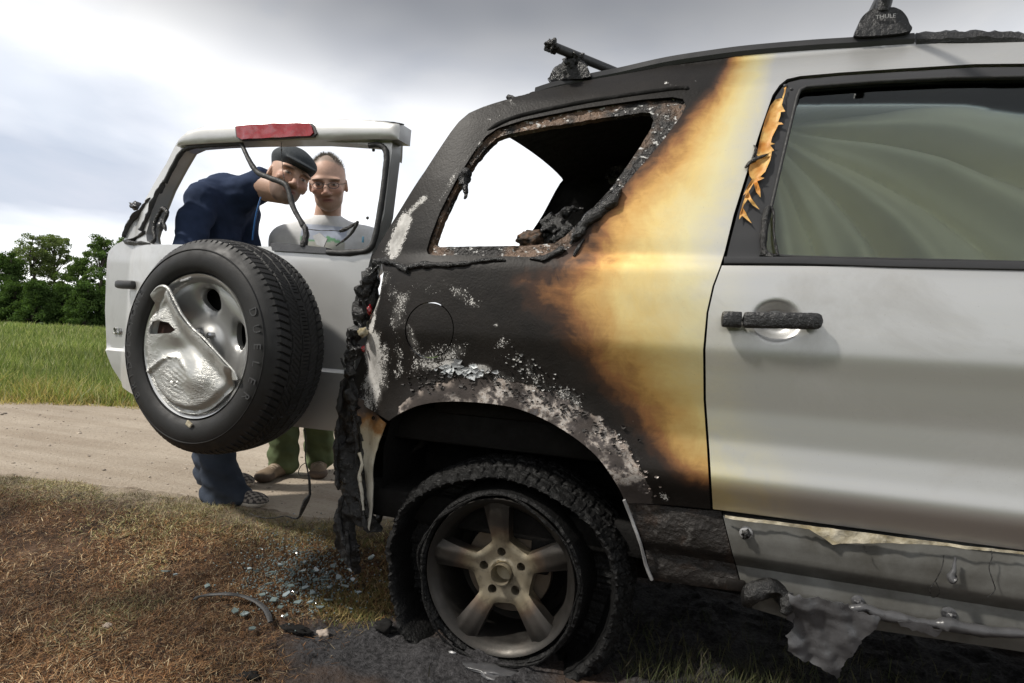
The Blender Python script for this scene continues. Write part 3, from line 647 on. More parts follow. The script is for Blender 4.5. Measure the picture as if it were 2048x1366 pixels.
sheet('side_doors', np.vstack([[(.58, zs), (DF + .8, zs), (2.42, .75), (2.45, zb), (2.2, ztop - .12), (1.9, zdt), (doorl[6][0] + .02, zdt - .02)], doorl[7:12][::1] + np.array([.01, 0])]), [[(.78, zb + .02), (DF - .05, zb + .02), (DF - .05, zdt - .05), (.86, zdt - .07)], [(DF + .05, zb + .02), (2.30, zb + .02), (2.12, ztop - .20), (1.9, zdt - .07), (DF + .05, zdt - .05)]], .05, lambda V: np.column_stack([V[:, 0], WID - side(V[:, 0], V[:, 1]), V[:, 1] + LEAN * 1.5]), (0, -.03, 0), M['soot'], car, 40, flip=True)
sheet('door_glass', [(.75, zb), (2.35, zb), (2.15, ztop - .18), (1.9, zdt - .05), (.84, zdt - .05)], [], .1, lambda V: np.column_stack([V[:, 0], WID - side(V[:, 0], V[:, 1]) - .015, V[:, 1] + LEAN * 1.5]), (0, -.004, 0), M['glass'], car, 40, flip=True, solid=True)
sheet('quarter_window', win_o + (win_o - win_o.mean(0)) * .04, [], .05, lambda V: np.column_stack([V[:, 0], WID - side(V[:, 0], V[:, 1]) - .03, V[:, 1] + LEAN * 1.45]), (0, -.004, 0), M['soot'], car, 40, flip=True, solid=True)
slab('floor_pan', -.55, 2.5, .10, WID - .10, .34, .44, M['soot'])
slab('load_floor', -.56, .42, .12, WID - .12, .60, .72, M['soot'])
slab('rear_seat', .42, .62, .22, WID - .22, .50, 1.14, M['soot'], .05); slab('rear_seat_cushion', .62, 1.1, .2, WID - .2, .45, .66, M['soot'], .05)
for y in (.3, .75, 1.2): slab('headrest', .40, .50, y, y + .24, 1.16, 1.34, M['soot'], .04)
for y in (.25, .98): slab('front_seat', 1.62, 1.80, y, y + .5, .5, 1.32, M['dgrey'], .06)
slab('side_trim', -.28, .40, .10, .16, .70, 1.13, M['soot']); slab('side_trim', -.45, .45, WID - .16, WID - .10, .70, 1.13, M['soot'])
# underside
slab('underbody', -.42, 2.4, .28, WID - .28, .22, .36, M['soot'])
slab('rear_valance', -.60, -.50, .22, WID - .15, .42, .70, M['soot'])
# wheel housing
A = np.vstack([arch_s, sxz([(770, 900), (760, 1000)]), ]); wl = [(.395, .36)] + [tuple(p) for p in arch_s] + [(-.42, .58), (-.44, .40)]
V = []; Fc = []
for X_, Z_ in wl:
    y0 = float(side(np.array([X_]), np.array([Z_]))[0]) + .02
    for y in (y0, y0 + .12, .42): V.append((X_ * 1.02, y, Z_ + (.03 if y > y0 else .0)))
for i in range(len(wl) - 1):
    for k in range(2): a = i * 3 + k; Fc.append((a, a + 1, a + 4, a + 3))
Fc.append(tuple(i * 3 + 2 for i in range(len(wl))))
make('wheel_housing', V, Fc, M['soot'], car, True, 40)
# front closure: bonnet, windscreen
V = [(XF - .25, .28, ztop - .1), (XF - .25, WID - .28, ztop - .1), (2.95, WID - .16, 1.14), (2.95, .16, 1.14)]; make('windscreen', V, [(0, 3, 2, 1)], M['glass'], car, False)
V = []; Fc = []
for i, (x, z) in enumerate([(2.8, 1.13), (3.1, 1.11), (3.4, 1.04), (3.55, .92), (3.60, .7), (3.58, .4)]):
    for j in range(7): t = j / 6; V.append((x - .25 * (2 * t - 1) ** 2 * .5, .10 + (WID - .2) * t, z - .05 * (2 * t - 1) ** 2))
for i in range(5):
    for j in range(6): a = i * 7 + j; Fc.append((a, a + 7, a + 8, a + 1))
make('bonnet', V, Fc, M['silver'], car, True, 40)

# --- sill (rocker) with the cladding burnt off
RZ = [(.20, .10), (.28, .072), (.33, .050), (.37, .056), (.385, .060), (.42, .026), (.47, .024), (.52, .034), (.56, .05)]
def rock(X, Z): return np.interp(Z, [p[0] for p in RZ], [p[1] for p in RZ])
def rpx(x, y, off=0.):
    Y = .04
    for _ in range(20): p = onY(x, y, Y); Y = float(rock(p[0], p[2])) + off
    return p
def rxz(pts, off=0.): return np.array([rpx(x, y, off)[[0, 2]] for x, y in pts])
def rlift(off=0., amp=0., seed=0): return lambda V: np.column_stack([V[:, 0], rock(V[:, 0], V[:, 1]) + off + (amp * fbm(V, 18, 3, seed) if amp else 0), V[:, 1]])
zr = rpx(2048, 1304)[2]
sill = sheet('sill_panel', np.vstack([rxz([(1446, 1031), (1600, 1050), (2048, 1106)]), [(2.3, .55), (2.3, zr)], rxz([(2048, 1304), (1771, 1263), (1576, 1238), (1500, 1215), (1486, 1180), (1466, 1110)])]), [], .012, rlift(0, .0012, 2), (0, .05, 0), M['silver_dirty'], car, 40)
g = G('scorched_sill_steel'); n1 = g.noise(14, 6, .65); n2 = g.noise(50, 4); M['scorched'] = g.out(g.mix(g.mr(n2, .6, .72), g.ramp(n1, [(0, (.012, .011, .010)), (.5, (.022, .019, .017)), (.62, (.035, .024, .018)), (.70, (.12, .10, .085)), (.75, (.03, .025, .022))]), (.08, .075, .07, 1)), .55, .2, g.bump(g.math('ADD', n1, n2), .8, .01), .35)
dog = sheet('sill_end', rxz([(1254, 1006), (1340, 1014), (1442, 1024), (1464, 1110), (1484, 1184), (1420, 1178), (1306, 1162), (1297, 1135), (1282, 1075)]), [], .012, rlift(.004, .006, 7), (0, .06, 0), M['scorched'], car, 40)
g = G('bare_edge_steel'); M['bare'] = g.out(g.mix(g.noise(40, 4), (.22, .22, .22, 1), (.5, .5, .5, 1)), .5, .3)
P = smooth_poly([spx(1248, 1000, -.004)] + [rpx(x, y, -.006) for x, y in [(1262, 1035), (1280, 1085), (1292, 1130), (1304, 1160)]], False, 6); tube('arch_flange', P, .005, M['bare'], dog, 8, .001, 3)
bevbox('seam_patch', rpx(1472, 1170, -.004), (.045, .012, .03), M['heat'], dog, .004)
def ribbon(name, pts, res, off, amp, mat, parent, seed=0, thick=.0025, f=16):
    uv = resample(rxz(pts, off), .007); uv = uv + np.random.default_rng(seed).normal(0, .0016, uv.shape) + .004 * np.column_stack([fbm(uv, 60, 2, seed), fbm(uv, 60, 2, seed + 4)])
    return sheet(name, uv, [], res, lambda V: np.column_stack([V[:, 0], rock(V[:, 0], V[:, 1]) * .5 + .02 + off + amp * fbm(V, f, 3, seed) + amp * .30 * np.sin(V[:, 0] * 90 + V[:, 1] * 40) + amp * .14 * np.abs(fbm(V, 45, 3, seed + 1)), V[:, 1]]), (0, thick, 0), mat, parent, 50, solid=True)
ribbon('melted_cladding_flap', [(1574, 1182), (1585, 1188), (1640, 1192), (1695, 1205), (1702, 1222), (1730, 1222), (1762, 1232), (1736, 1258), (1700, 1292), (1680, 1325), (1672, 1344), (1655, 1334), (1636, 1322), (1600, 1306), (1576, 1288), (1572, 1265), (1586, 1245)], .008, -.05, .018, M['plastic'], sill, 3)
P = smooth_poly([rpx(x, y, -.025) for x, y in [(1694, 1222), (1730, 1215), (1765, 1230), (1820, 1240), (1870, 1248), (1905, 1250), (1960, 1262), (2048, 1268), (2200, 1285)]], False, 8); tube('melted_cladding_strip', P, np.interp(np.linspace(0, 1, len(P)), [0, .1, .3, .5, .55, 1], [.005, .010, .012, .009, .016, .009]), M['plastic'], sill, 10, .004, 3, 1.)
ribbon('melted_cladding_strip', [(1790, 1240), (1850, 1245), (1880, 1258), (1865, 1268), (1820, 1256)], .008, -.03, .006, M['plastic'], sill, 6)
# charred ring of foam
a0 = rpx(1532, 1205, -.05); P = [a0 + np.array([.036 * cos(t) * 1.2, .012 * sin(2 * t), .036 * sin(t)]) for t in np.linspace(-.5, 3.8, 22)]; tube('charred_foam_lump', P, np.interp(np.linspace(0, 1, 22), [0, .2, .6, 1], [.012, .024, .024, .012]), M['char'], sill, 14, .012, 5)
ribbon('melted_cladding_flap', [(1560, 1178), (1584, 1186), (1592, 1215), (1584, 1244), (1568, 1225), (1574, 1200)], .006, -.045, .012, M['plastic'], sill, 8)
for k, (x, y, r) in enumerate([(1492, 1066, .013), (1716, 1203, .012), (1898, 1228, .013)]):
    p = rpx(x, y, -.006); lathe('clip_washer', [(.001, .004), (r * .9, .003), (r * 1.25, 0), (r * 1.25, -.004)], p, np.array([1, 0, 0.]), np.array([0, 0, 1.]), np.array([0, -1, 0.]), M['bare'] if k == 0 else M['plastic'], sill, 20); lumpy('cladding_clip', p + np.array([0, -.008, 0]), (r * .7, r * .8, r * .8), M['char'] if k == 0 else M['plastic'], sill, .5, 9, k, 3)
P = smooth_poly([rpx(x, y, -.02) for x, y in [(1912, 1115), (1908, 1140), (1903, 1155), (1912, 1162)]], False, 5); tube('cladding_clip', P, np.interp(np.linspace(0, 1, len(P)), [0, .5, .8, 1], [.004, .006, .012, .004]), M['plastic'], sill, 10, .004, 1)
g = G('torn_cream_backing'); n1 = g.noise(35, 5); M['backing'] = g.out(g.mix(g.mr(n1, .35, .65), (.30, .25, .15, 1), (.62, .57, .45, 1)), .75, 0., g.bump(n1, .6, .01), .3)
uv = rxz([(1450, 1030), (1612, 1050), (1760, 1068), (1930, 1090), (2048, 1103), (2048, 1108), (1925, 1096), (1900, 1092), (1860, 1089), (1790, 1086), (1720, 1087), (1665, 1090), (1650, 1078), (1618, 1058), (1540, 1048), (1450, 1036)], -.02)
sheet('torn_backing_strip', uv, [], .006, lambda V: np.column_stack([V[:, 0], np.full(len(V), .012) + .006 * fbm(V, 40, 2, 3), V[:, 1]]), (0, .0015, 0), M['backing'], sill, 50, solid=True)
for k, pts in enumerate([[(1888, 1110), (1884, 1135), (1872, 1160), (1860, 1180), (1866, 1195), (1880, 1185), (1872, 1165)], [(1982, 1098), (1984, 1115), (1978, 1135), (1985, 1160), (1990, 1180), (1975, 1195)], [(1728, 1090), (1730, 1100), (1735, 1104)], [(1580, 1000), (1558, 970), (1520, 982), (1518, 990)]][:3]):
    tube('loose_fibre', smooth_poly([rpx(x, y, -.022) for x, y in pts], False, 6), .0011, M['char'], sill, 5)

# --- rear wheel on its bare rim
WC = np.array([0, .02, .25]); EX = np.array([1., 0, 0]); EZ = np.array([0, 0, 1.]); EW = np.array([0, -1., 0])
g = G('scorched_alloy'); o = g.co(); sp_ = g('ShaderNodeSeparateXYZ', {0: o}); dx = sp_.outputs[0]; dz = g.math('SUBTRACT', sp_.outputs[2], .25)
rr_ = g.math('SQRT', g.math('ADD', g.math('MULTIPLY', dx, dx), g.math('MULTIPLY', dz, dz)))
sf = g.math('ADD', g.mr(rr_, .07, .20), g.math('MULTIPLY', g.math('SUBTRACT', g.noise(14, 5), .5), .5))
b = g.ramp(sf, [(0, (.38, .335, .25)), (.22, (.28, .235, .16)), (.38, (.15, .11, .08)), (.6, (.075, .066, .058)), (1, (.045, .042, .038))])
b = g.mix(g.mr(g.noise(45, 5, .65), .5, .75, 0, .6), b, (.06, .05, .045, 1)); M['alloy'] = g.out(b, g.mr(g.noise(30, 4), .3, .7, .38, .58), .75, g.bump(g.noise(150, 3), .15, .002), .5)
wheel = lathe('rear_wheel', [(.168, -.19), (.19, -.17), (.196, -.10), (.200, -.035), (.207, -.022), (.214, -.012), (.221, -.003), (.229, .001), (.232, -.004), (.230, -.014), (.214, -.03), (.206, -.10), (.20, -.19), (.168, -.19)], WC, EX, EZ, EW, M['alloy'], car, 120, 30)
wheel['label'] = 'scorched five-spoke alloy wheel sitting in the remains of its tyre'
def star():
    pts = []
    for k in range(5):
        a0 = radians(97 + 72 * k)
        def pp(r, w): return (r * cos(a0) + -w * sin(a0), r * sin(a0) + w * cos(a0))
        for r, w in [(.084, -.038), (.095, -.0275), (.12, -.029), (.16, -.034), (.195, -.039), (.214, -.044), (.216, -.02), (.216, .02), (.214, .044), (.195, .039), (.16, .034), (.12, .029), (.095, .0275), (.084, .038)]: pts.append(pp(r, w))
    return np.array(pts)
def circ(c, r, n=24): return np.array([(c[0] + r * cos(t), c[1] + r * sin(t)) for t in np.linspace(0, 2 * pi, n, endpoint=False)])
lug = [(.062 * cos(radians(97 + 72 * k)), .062 * sin(radians(97 + 72 * k))) for k in range(5)]
def spider(V):
    r = np.hypot(V[:, 0], V[:, 1]); a = np.arctan2(V[:, 1], V[:, 0]); w = -.012 - .032 * (1 - sstep((r - .04) / .17)) 
    k = np.round((a - radians(97)) / radians(72)); da = a - radians(97) - k * radians(72); off = np.abs(r * np.sin(da)); w = w - .010 * sstep((off - .012) / .028) * sstep((r - .07) / .03)
    w = w + .004 * np.exp(-((r - .037) / .004) ** 2)
    return WC + V[:, :1] * EX + V[:, 1:2] * EZ + w[:, None] * EW
sheet('spokes', star(), [circ((0, 0), .031, 36)] + [circ(c_, .0135) for c_ in lug], .006, spider, (0, .045, 0), M['alloy'], wheel, 45)
lathe('hub_bore', [(.030, -.02), (.029, -.07), (.001, -.075)], WC, EX, EZ, EW, M['alloy'], wheel, 40)
M['disc'] = simple('heat_browned_steel', (.16, .13, .10), .5, .7, .4, 20, .2, 90)
lathe('brake_disc', [(.03, -.085), (.07, -.082), (.075, -.10), (.135, -.10), (.137, -.103), (.137, -.122), (.06, -.125)], WC, EX, EZ, EW, M['disc'], wheel, 64, 30)
bevbox('brake_caliper', WC + np.array([.10, .11, .05]), (.06, .05, .11), M['soot'], wheel, .01)
lathe('wheel_barrel_back', [(.2, -.19), (.10, -.20), (.02, -.20)], WC, EX, EZ, EW, M['soot'], wheel, 40)
# tyre: charred carcass, tread band slumped round the rim, blocks still showing
NA = 420
pr = [(.236, -.006), (.244, .006), (.252, .002), (.256, -.025), (.262, -.070), (.272, -.105), (.285, -.100), (.293, -.060), (.297, -.022), (.300, -.004), (.306, .004), (.313, .003)]; n0 = len(pr)
for i in range(1, 40): u_ = i / 40; pr.append((.316 + .032 * sin(pi / 2 * min(1, u_ * 1.7)) - .006 * max(0, u_ - .6), -.002 - .205 * u_))
n1_ = len(pr); pr += [(.335, -.215), (.31, -.22), (.27, -.21), (.236, -.20)]
def burnt(R, W, Th):
    P = np.column_stack([(Th.ravel() * 3), W.ravel() * 12]); n1 = fbm(P * 2.3, 1, 3, 3).reshape(R.shape); n2 = fbm(P * 11, 1, 3, 8).reshape(R.shape); n3 = fbm(P * 40, 1, 2, 5).reshape(R.shape)
    jj = np.arange(R.shape[1])[None, :] + np.zeros_like(R); tr_ = (jj >= n0 - 2) & (jj < n1_); blk = ((Th * 180 / pi / 6.0) + np.floor((-W) / .045) * .5) % 1; gap = (blk < .13) | (((-W) % .045) < .006)
    R = R - .0055 * (tr_ & gap) + .004 * n2 * tr_ + .002 * n3 * tr_ + .010 * n1 * (jj > 3); W = W + .006 * n1 + .005 * n2
    x = R * np.cos(Th); z = R * np.sin(Th)
    low = sstep((-z - .08) / .22); x = x * (1 + .10 * low) + .035 * sstep((x - .05) / .28) * (jj > 5) - .050 * sstep((-x - .02) / .25) * (jj > 5); W = W + .03 * low * (jj > 3) * np.where(W > -.1, 1, -.6)
    z = np.maximum(z, -.243 + .008 * n2); z = z - .014 * sstep((z - .15) / .15) * (1 + n1) * (jj > 5)
    return np.hypot(x, z), W, np.arctan2(z, x)
lathe('tyre', pr, WC, EX, EZ, EW, M['burnt_rubber'], wheel, NA, 40, True, burnt)['label'] = 'charred collapsed tyre'
P = [WC + np.array([(.243 + .006 * sin(5 * t) + .004 * sin(11 * t)) * cos(t), -.028 - .004 * sin(7 * t), (.243 + .006 * sin(5 * t)) * sin(t)]) for t in np.linspace(0, 2 * pi, 90)]; tube('bead_wire', P, .004, M['burnt_rubber'], wheel, 6, .004, 2)
# far rear wheel and front wheels, plain
def plain_wheel(c, s):
    o = lathe('wheel', [(.17, -.1), (.22, -.02), (.30, .0), (.34, -.03), (.345, -.10), (.345, -.18), (.33, -.21), (.22, -.22)], np.array(c), EX, EZ, EW * s, M['rubber'], car, 64); 
    lathe('wheel_disc', [(.001, -.02), (.06, -.02), (.12, -.03), (.2, -.012), (.225, -.02), (.22, -.05)], np.array(c), EX, EZ, EW * s, M['alloy'], o, 48)
plain_wheel((0, WID - .02, .33), -1); plain_wheel((2.66, .03, .35), 1); plain_wheel((2.66, WID - .03, .35), -1)

# --- melted rear lamp and bumper
def lump_path(name, pts, r, Y, l, seed, mat='char', parent=car, flat=1., seg=16, n=7):
    P = smooth_poly([onY(x, y, Y if np.isscalar(Y) else Y[i]) for i, (x, y) in enumerate(pts)], False, n); return tube(name, P, np.interp(np.linspace(0, 1, len(P)), np.linspace(0, 1, len(r)), r), M[mat], parent, seg, l, seed, flat)
lamp = lump_path('rear_lamp', [(755, 528), (738, 552), (726, 580), (718, 612), (722, 645), (726, 665)], [.008, .016, .020, .018, .018, .014], .085, .018, 1); lamp['label'] = 'rear lamp melted to black lumps with red shards'
lump_path('melted_lens', [(722, 650), (708, 668), (704, 690), (712, 704), (700, 720)], [.014, .020, .018, .020, .016], .08, .018, 2, 'char', lamp)
lump_path('melted_lens', [(712, 700), (696, 712), (700, 735), (690, 752)], [.014, .016, .018, .012], .075, .016, 3, 'char', lamp)
lump_path('melted_lens', [(752, 545), (745, 600), (735, 640)], [.012, .016, .012], .11, .014, 5, 'char', lamp); lump_path('melted_lens', [(690, 735), (684, 722), (682, 716)], [.004, .003, .002], .07, .002, 5, 'char', lamp, 1., 8)
g = G('red_lens_plastic'); M['red'] = g.out(g.mix(g.noise(30, 3), (.20, .004, .008, 1), (.38, .012, .02, 1)), .14, 0., g.bump(g.noise(30, 2), .25, .01), .7, .6)
for k, (x, y, s) in enumerate([(739, 620, .015), (727, 698, .010)]): lumpy('red_shard', onY(x, y, .075), (s * .35, .010, s * 1.0), M['red'], lamp, .4, 6, k, 3)
lumpy('lamp_bulb_holder', onY(726, 665, .055), (.014, .02, .016), M['backing'], lamp, .25, 6, 9, 3)
BP = [(692, 742), (683, 770), (675, 802), (671, 850), (668, 905), (672, 955), (681, 985), (669, 1022), (665, 1098), (672, 1118), (688, 1120), (703, 1152), (709, 1100), (701, 1062), (704, 1038), (738, 1066), (752, 1064), (742, 1036), (730, 980), (722, 900), (716, 850), (708, 800), (700, 768)]
bp = resample(np.array([onY(x, y, .09)[[0, 2]] for x, y in BP]), .012); bp = bp + np.random.default_rng(3).normal(0, .0032, bp.shape)
bumper = sheet('rear_bumper', bp, [], .009, lambda V: np.column_stack([V[:, 0], .09 + .028 * fbm(V, 14, 3, 3) + .012 * fbm(V, 45, 2, 5), V[:, 1]]), (.012, .02, 0), M['char'], car, 60, solid=True); bumper['label'] = 'rear bumper melted to a hanging black sheet'
for k, (pts, r) in enumerate([([(686, 760), (680, 800), (676, 860), (672, 920), (677, 980)], [.005, .008, .006, .008, .004]), ([(706, 830), (712, 880), (716, 940), (722, 1000), (732, 1055)], [.006, .008, .006, .008, .010]), ([(684, 990), (676, 1040), (690, 1080), (694, 1118)], [.006, .010, .008, .004]), ([(692, 1060), (697, 1100), (700, 1135)], [.005, .007, .003]), ([(696, 780), (704, 800), (708, 822)], [.014, .018, .01])]):
    lump_path('bumper_drip', pts, r, .07, .010, 10 + k, 'char', bumper, 1., 12)
g = G('scorched_cream_steel'); z_ = g('ShaderNodeSeparateXYZ', {0: g.co()}).outputs[2]; n1 = g.noise(22, 5, .6)
b = g.ramp(g.mr(g.math('ADD', z_, g.math('MULTIPLY', g.math('SUBTRACT', n1, .5), .12)), .74, .40), [(0, (.07, .06, .055)), (.16, (.09, .06, .045)), (.27, (.30, .15, .05)), (.36, (.52, .44, .30)), (.6, (.62, .58, .47)), (1, (.5, .48, .42))])
M['cream'] = g.out(g.mix(g.mr(g.noise(60, 4), .62, .72, 0, .7), b, (.2, .13, .07, 1)), .55, .1, g.bump(n1, .5, .01), .4)
qe = np.array([onY(x, y, .075)[[0, 2]] for x, y in [(705, 794), (738, 812), (776, 846), (766, 872), (754, 905), (748, 950), (750, 1000), (742, 1060), (732, 1048), (726, 980), (717, 905), (712, 850)]])
qeo = sheet('quarter_panel_end', qe, [], .008, lambda V: np.column_stack([V[:, 0], .08 + .05 * np.sin((V[:, 0] - V[:, 0].min()) * 40) * .4 + .008 * fbm(V, 20, 2, 4), V[:, 1]]), (0, .004, 0), M['cream'], car, 60, solid=True)
for x, y in ((714, 812), (747, 836)): lathe('bolt_hole', [(.001, .001), (.004, .0012), (.0055, .0025), (.0065, .0015)], onY(x, y, .062), EX, EZ, EW, M['soot'], qeo, 16)
lump_path('curled_paint_strip', [(718, 905), (724, 930), (719, 950), (723, 985), (727, 1020)], [.004, .006, .005, .005, .002], .06, .004, 4, 'cream', qeo, 1., 10)
lump_path('inner_arch_stay', [(738, 1062), (752, 1050), (760, 1030), (756, 1060)], [.01, .014, .012, .008], .2, .012, 8)
lump_path('inner_arch_stay', [(850, 880), (800, 930), (770, 985), (760, 1020)], [.008, .010, .010, .008], .30, .008, 9, 'scorched')

# --- tailgate, swung open about its right-hand hinge
TA = radians(5); TR = np.array([cos(TA), -sin(TA), 0]); TN = np.array([-sin(TA), -cos(TA), 0])
SPC = dep(388, 692, 1.90); TO = SPC - TN * .335
def gD(u, h):
    return -.11 * np.maximum(0, h - 1.20) - .05 * np.minimum(np.abs((u + .16) / .68), 1.15) ** 4 + .014 * sstep((.812 - h) / .012) - .05 * np.maximum(0, .74 - h)
def gpos(u, h, d): u = np.asarray(u, float); return TO * np.array([1, 1, 0]) + u[..., None] * TR + np.asarray(h)[..., None] * EZ + np.asarray(d)[..., None] * TN
def gpx(x, y, off=0.):
    d = 0.; r_ = ray(x, y)
    for _ in range(40):
        k = ((TO + TN * d - CAM) @ TN) / (r_ @ TN); Q = CAM + k * r_; u = (Q - TO) @ TR; h = Q[2]; d = .5 * d + .5 * (float(gD(u, h)) + off)
    return np.array([u, h])
def guv(pts, off=0.): return np.array([gpx(x, y, off) for x, y in pts])
def gw(x, y, off=0.): u, h = gpx(x, y, off); return gpos(u, h, gD(u, h) + off)
def glift(off=0.): return lambda V: gpos(V[:, 0], V[:, 1], gD(V[:, 0], V[:, 1]) + off)
GO = [(353, 286), (332, 328), (302, 378), (270, 436), (246, 482), (228, 491), (217, 503), (212, 560), (210, 620), (213, 690), (224, 735), (245, 774), (268, 790), (420, 822), (586, 853), (667, 862), (698, 865), (704, 760), (716, 620), (740, 520), (768, 430), (784, 300), (785, 275), (640, 272), (500, 274)]
GW = [(384, 292), (366, 300), (347, 332), (324, 375), (304, 425), (292, 468), (294, 482), (306, 489), (420, 490), (540, 493), (640, 499), (728, 503), (742, 496), (748, 480), (759, 420), (769, 330), (771, 303), (762, 291), (640, 283), (480, 285)]
go, gwh = guv(GO), guv(GW)
g = G('tailgate_paint'); base = g.mix(g.noise(5, 4), (.60, .60, .59, 1), (.66, .66, .65, 1)); zz = g('ShaderNodeSeparateXYZ', {0: g.co()}).outputs
gm = g.math('ADD', g.mr(g.noise(2.8, 7, .7, None, .6), .48, .75, 0, .35), g.mr(g.noise(300, 3), .70, .76, 0, .5)); base = g.mix(gm, base, (.17, .15, .125, 1)); M['gate'] = g.out(base, g.math('ADD', g.mr(g.noise(9, 4), .3, .7, .34, .44), g.math('MULTIPLY', gm, .3)), .55, None, .5, .1)
gate = sheet('tailgate', go, [gwh], .014, glift(), -TN * .055, M['gate'], car, 40); gate['label'] = 'open silver tailgate without its glass, carrying the spare wheel'
g = G('cream_inner_trim'); M['inner'] = g.out(g.mix(g.noise(12, 4), (.40, .38, .31, 1), (.58, .56, .48, 1)), .6)
sheet('inner_panel', go + (guv([(500, 600)])[0] - go) * .01, [gwh + (gwh - gwh.mean(0)) * .03], .03, glift(-.056), -TN * .02, M['inner'], gate, 40)
# spoiler across the top
SPO = [(350, 291), (358, 276), (375, 262), (410, 251), (480, 244), (560, 240), (700, 238), (770, 241), (800, 246), (797, 279), (640, 279), (500, 282)]
spu = guv(SPO, .025)
def spl(V): 
    e = pdist(V, spu, True); return gpos(V[:, 0], V[:, 1], gD(V[:, 0], V[:, 1]) + .036 - .014 * np.exp(-e / .012))
spo = sheet('spoiler', spu, [], .010, spl, -TN * .07, M['gate'], gate, 40, solid=True)
P = smooth_poly([gw(x, y, .02) for x, y in [(700, 243), (750, 244), (785, 246), (808, 249)]], False, 6); tube('burnt_spoiler_edge', P, np.interp(np.linspace(0, 1, len(P)), [0, .7, 1], [.003, .008, .003]), M['char'], spo, 10, .003, 2, .5)
BL = guv([(474, 254), (482, 252), (550, 248), (618, 247), (624, 252), (628, 266), (622, 272), (550, 276), (484, 279), (476, 274)], .04)
sheet('brake_light_surround', BL + (BL - BL.mean(0)) * .06, [], .008, lambda V: glift(.039)(V), -TN * .02, M['dgrey'], gate, 40)
sheet('high_brake_light', BL, [], .006, lambda V: gpos(V[:, 0], V[:, 1], gD(V[:, 0], V[:, 1]) + .045 + .003 * fbm(V, 26, 2, 3) + .0025 * np.sin(V[:, 0] * 60)), -TN * .03, M['red'], gate, 40)['label'] = 'red brake light lens sagged by heat'
def gtube(name, px, r, off, mat, parent, l=0., seed=0, seg=10, n=7, flat=1.):
    P = smooth_poly([gw(x, y, off) for x, y in px], False, n); r = np.atleast_1d(r); return tube(name, P, np.interp(np.linspace(0, 1, len(P)), np.linspace(0, 1, len(r)), r), M[mat], parent, seg, l, seed, flat)
gtube('window_seal', [(738, 291), (756, 290), (768, 296), (773, 312), (770, 350), (762, 410), (754, 455), (746, 487), (735, 500), (715, 504), (690, 506), (655, 505)], .0105, .004, 'seal', gate, .002, 1)
gtube('window_seal', [(484, 287), (440, 289), (400, 292), (378, 296), (362, 306), (345, 335), (330, 365)], .0095, .004, 'seal', gate, .002, 2)
gtube('hanging_seal', [(482, 287), (494, 312), (505, 332), (517, 346), (535, 354), (556, 362), (572, 370), (579, 388), (584, 408), (592, 425), (602, 442), (606, 452)], [.009, .0095, .010, .011, .009, .0105, .009, .0095], .006, 'seal', gate, .002, 3)['label'] = 'black rubber seal dangling across the empty window'
gtube('hanging_seal', [(604, 448), (611, 460), (610, 478), (607, 494)], [.010, .012, .013, .012], .004, 'char', gate, .005, 4)
gtube('burnt_glass_edge', [(716, 442), (708, 458), (698, 472), (684, 483), (672, 492)], [.003, .006, .005, .003], .0, 'char', gate, .004, 5, 8); gtube('burnt_glass_edge', [(712, 446), (696, 456), (680, 463)], [.002, .007, .004], .0, 'char', gate, .005, 6, 8)
gtube('burnt_glass_edge', [(614, 458), (640, 461), (665, 461), (685, 463)], .0015, .0, 'char', gate, .001, 6, 6)
gtube('heater_wire', [(563, 284), (563, 300), (564, 318), (566, 345), (570, 365)], [.0012, .0012], .0, 'char', gate, 0, 0, 5); lumpy('heater_wire_bead', gw(563, 300), (.003, .003, .005), M['char'], gate, .2, 4, 1, 2)
bb = guv([(545, 486), (600, 490), (656, 496), (656, 508), (600, 505), (548, 502)]); sheet('glass_retainer', bb, [], .008, glift(.010), -TN * .03, M['plastic'], gate, 40, solid=True)
gs = guv([(626, 472), (640, 466), (655, 478), (648, 494), (634, 490)]); sheet('glass_remnant', gs, [], .01, glift(.002), -TN * .004, M['bare'], gate, 40, solid=True)
for k, (px, r) in enumerate([([(330, 362), (312, 395), (298, 430), (284, 460)], [.008, .014, .016, .014]), ([(300, 395), (282, 420), (262, 445), (248, 475)], [.006, .012, .016, .010]), ([(290, 465), (270, 478), (250, 484), (300, 487)], [.010, .012, .012, .008])]): gtube('melted_seal_residue', px, r, .002, 'plastic' if k < 2 else 'char', gate, .010, 20 + k, 12, 6, .6)
gtube('melted_seal_residue', [(300, 487), (310, 478), (308, 455), (316, 432), (326, 418), (334, 425), (328, 445), (332, 462)], [.006, .008, .007, .007, .009, .010, .006, .004], -.01, 'char', gate, .004, 25, 10)
lumpy('melted_seal_residue', gw(322, 450, -.01), (.012, .01, .026), M['plastic'], gate, .4, 7, 3, 3); lumpy('wiper_stub', gw(270, 412, .01), (.022, .012, .018), M['plastic'], gate, .5, 6, 6, 3)
u, h = gpx(250, 569, .03); bevbox('tailgate_handle', gpos(u, h, gD(u, h) + .02), (.10, .05, .036), M['dgrey'], gate, .012)
for k, (x, y) in enumerate([(747, 300), (735, 436)]): lumpy('trim_stud', gw(x, y, -.03), (.006, .005, .006), M['char'], gate, .1, 4, k, 2)
bevbox('sticker', gw(726, 479, -.058), (.008, .003, .022), simple('blue_sticker', (.05, .16, .25), .5, bump=0), gate, .001)
M['chrome'] = simple('chrome_letter', (.7, .7, .7), .12, 1., .1, bump=0)
me = text_mesh('SU', .042, .004); u, h = gpx(236, 663, .0); o = bpy.data.objects.new('chrome_lettering', me); me.materials.append(M['chrome'])
me.transform(Matrix([[TR[0], 0, TN[0], 0], [TR[1], 0, TN[1], 0], [0, 1, 0, 0], [0, 0, 0, 1]])); me.transform(Matrix.Translation(Vector(gpos(u, h, gD(u, h) + .003)))); link(o, gate)
